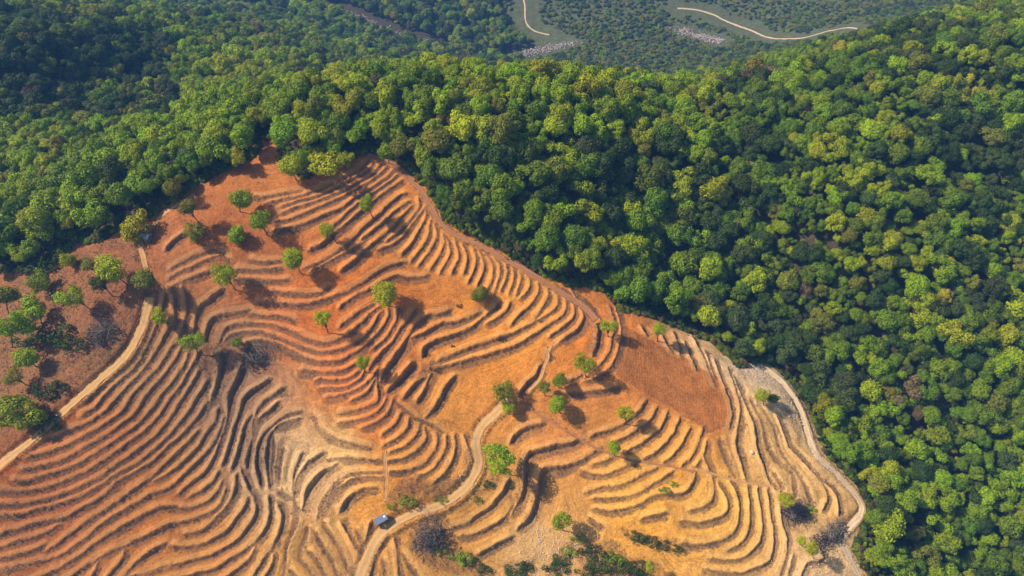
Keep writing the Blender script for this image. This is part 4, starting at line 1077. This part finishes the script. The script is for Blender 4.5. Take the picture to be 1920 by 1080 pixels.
# ---------------------------------------------------------------- stones
def stones_mesh(name, P, S, mat):
    bm = bmesh.new(); bmesh.ops.create_icosphere(bm, subdivisions=1, radius=1); bv = np.array([v.co for v in bm.verts]); bf = np.array([[v.index for v in f.verts] for f in bm.faces]); bm.free()
    n = len(P); V = bv[None]*(1+.25*rng.normal(size=(n, len(bv), 1)))*S[:, None, None]*np.array([1, .85, .6])*rng.uniform(.7, 1.3, (n, 1, 3))+P[:, None]
    F = (bf[None]+np.arange(n)[:, None, None]*len(bv)).reshape(-1, 3)
    return obj(name, raw_mesh(name, V.reshape(-1, 3), F), mat)
STONE = plain('stone', (.34, .25, .18), (.68, .56, .45), .5)
SP_, SS_ = [], []
for P in stream_w:
    for k in range(520):
        q = P[rng.integers(len(P))]+rng.normal(size=2)*np.array([3.6, 2.4]); SP_.append((q[0], q[1], height(q[0], q[1])[0]+.2)); SS_.append(rng.uniform(.3, 1.3)*rng.uniform(.4, .8))
st = stones_mesh('stream_rocks', np.array(SP_), np.array(SS_), plain('river_stone', (.24, .19, .17), (.46, .37, .33), .5)); tag(st, 'pale boulders strewn along the stream bed in the far valley', None, None, 'stuff'); st['category'] = 'rocks'
SP_, SS_ = [], []
peb = [(1390, 690), (1440, 700), (1470, 740), (1500, 790), (1540, 860), (1440, 720), (1600, 1040), (1560, 1060), (1030, 1040), (1090, 1010), (1050, 1060), (1000, 1000), (1420, 690), (880, 890)]
pw = world_line(peb)
for k in range(1500):
    q = pw[rng.integers(len(pw))]+rng.normal(size=2)*2.6; SP_.append((q[0], q[1], height(q[0], q[1])[0]+.02)); SS_.append(rng.uniform(.05, .22))
st = stones_mesh('loose_stones', np.array(SP_), np.array(SS_), STONE); tag(st, 'small pale stones scattered on the rocky banks', None, None, 'stuff'); st['category'] = 'stones'
q = ground_at(1409, 849)[0]; bm = bmesh.new(); bmesh.ops.create_icosphere(bm, subdivisions=3, radius=.5)
for v in bm.verts: v.co *= 1+.22*mnoise.noise(v.co*1.6)+.08*mnoise.noise(v.co*5); v.co.z *= .75
me = bpy.data.meshes.new('boulder'); bm.to_mesh(me); bm.free()
bo = obj('boulder', me, plain('pale_rock', (.5, .36, .22), (.72, .58, .42), 2)); bo.location = (q[0], q[1], height(q[0], q[1])[0]+.2)
tag(bo, 'single pale boulder on a yellow terrace in the lower right', 'boulder')

# ---------------------------------------------------------------- shed by the road
def boxes(name, items, mat, parent):
    bm = bmesh.new()
    for c, s, rot in items:
        r = bmesh.ops.create_cube(bm, size=1); M = Euler(rot).to_matrix()
        for v in r['verts']: v.co = M @ Vector((v.co.x*s[0], v.co.y*s[1], v.co.z*s[2]))+Vector(c)
    bmesh.ops.bevel(bm, geom=bm.edges[:], offset=.008, segments=1, affect='EDGES')
    me = bpy.data.meshes.new(name); bm.to_mesh(me); bm.free(); return obj(name, me, mat, parent)
METAL = plain('painted_metal', (.12, .15, .22), (.20, .23, .31), 2, .45, .15); WOOD = plain('weathered_wood', (.09, .07, .06), (.2, .16, .13), 4); WHITE = plain('white_panel', (.65, .65, .66), (.8, .8, .8), 3, .5, .1)
q = ground_at(716, 978)[0]; sh = bpy.data.objects.new('shed', None); COL.objects.link(sh); sh.location = (q[0], q[1], height(q[0], q[1])[0]-.05); sh.rotation_euler = (0, 0, R(32))
tilt = (R(6), 0, 0)
boxes('roof', [((0, 0, 2.05), (3.1, 1.75, .05), tilt)], METAL, sh)
rib = boxes('roof_ribs', [((-1.4+.35*k, 0, 2.09), (.05, 1.72, .045), tilt) for k in range(9)], METAL, sh); rib.parent = sh
boxes('roof_panel', [((.98, .15, 2.115), (.5, .6, .02), tilt)], WHITE, sh)
for sx in (-1.4, 1.4):
    for sy in (-.75, .75): boxes('post', [((sx, sy, 1.0+.05*(sy > 0)), (.09, .09, 1.96+.1*(sy > 0)), (0, 0, 0))], WOOD, sh)
boxes('back_wall', [((0, .80, 1.03), (2.7, .04, 1.95), (0, 0, 0))], WOOD, sh); boxes('side_wall', [((-1.47, 0, .98), (.04, 1.4, 1.75), (0, 0, 0))], WOOD, sh)
sh.scale = (.88, .88, .95); tag(sh, 'small shed with a blue-grey metal roof beside the bend of the dirt road', 'shed')
# hut under the leaning tree
GREY = plain('grey_sheet', (.17, .18, .20), (.30, .31, .33), 2, .7)
q = ground_at(277, 449)[0]; hu = bpy.data.objects.new('hut', None); COL.objects.link(hu); hu.location = (q[0], q[1], height(q[0], q[1])[0]-.05); hu.rotation_euler = (0, 0, R(-20))
bm = bmesh.new(); pts = [(-1.1, -.8, 0), (1.1, -.8, 0), (1.1, .8, 0), (-1.1, .8, 0), (-1.1, -.8, 1.4), (1.1, -.8, 1.4), (1.1, .8, 1.4), (-1.1, .8, 1.4), (-1.1, 0, 1.75), (1.1, 0, 1.75)]
vs_ = [bm.verts.new(p) for p in pts]
for f in ((0, 1, 5, 4), (2, 3, 7, 6), (1, 2, 6, 9, 5), (3, 0, 4, 8, 7)): bm.faces.new([vs_[k] for k in f])
me = bpy.data.meshes.new('walls'); bm.to_mesh(me); bm.free(); obj('walls', me, WOOD, hu)
boxes('roof', [((0, -.46, 1.62), (2.5, 1.06, .05), (R(23), 0, 0)), ((0, .46, 1.625), (2.5, 1.06, .05), (R(-23), 0, 0))], GREY, hu)
boxes('door', [((.2, -.825, .62), (.6, .04, 1.2), (0, 0, 0))], GREY, hu)
tag(hu, 'tiny grey-roofed hut at the top of the path under a leaning tree', 'hut')

# ---------------------------------------------------------------- air
bm = bmesh.new(); bmesh.ops.create_cube(bm, size=1)
zlo, zhi = float(H.min())-1.0, max(CAMZ, float(H.max())+10)+3
for v in bm.verts: v.co = Vector((v.co.x*1540, v.co.y*1030+445, (zlo+zhi)/2+v.co.z*(zhi-zlo)))
me = bpy.data.meshes.new('haze'); bm.to_mesh(me); bm.free()
t = NT('haze'); pv = t.n('ShaderNodeVolumePrincipled'); pv.inputs['Color'].default_value = (.16, .44, 1.0, 1); pv.inputs['Density'].default_value = HAZE_DENSITY; pv.inputs['Anisotropy'].default_value = 0.0
t.l(pv.outputs[0], t.out.inputs['Volume'])
hz = obj('haze', me, t.m); tag(hz, kind='stuff')
print('trees', len(keep), 'instances', len(GNP), 'tufts', n, 'grid', NX, NY, 'edges', len(edges), 'z', zlo, zhi)
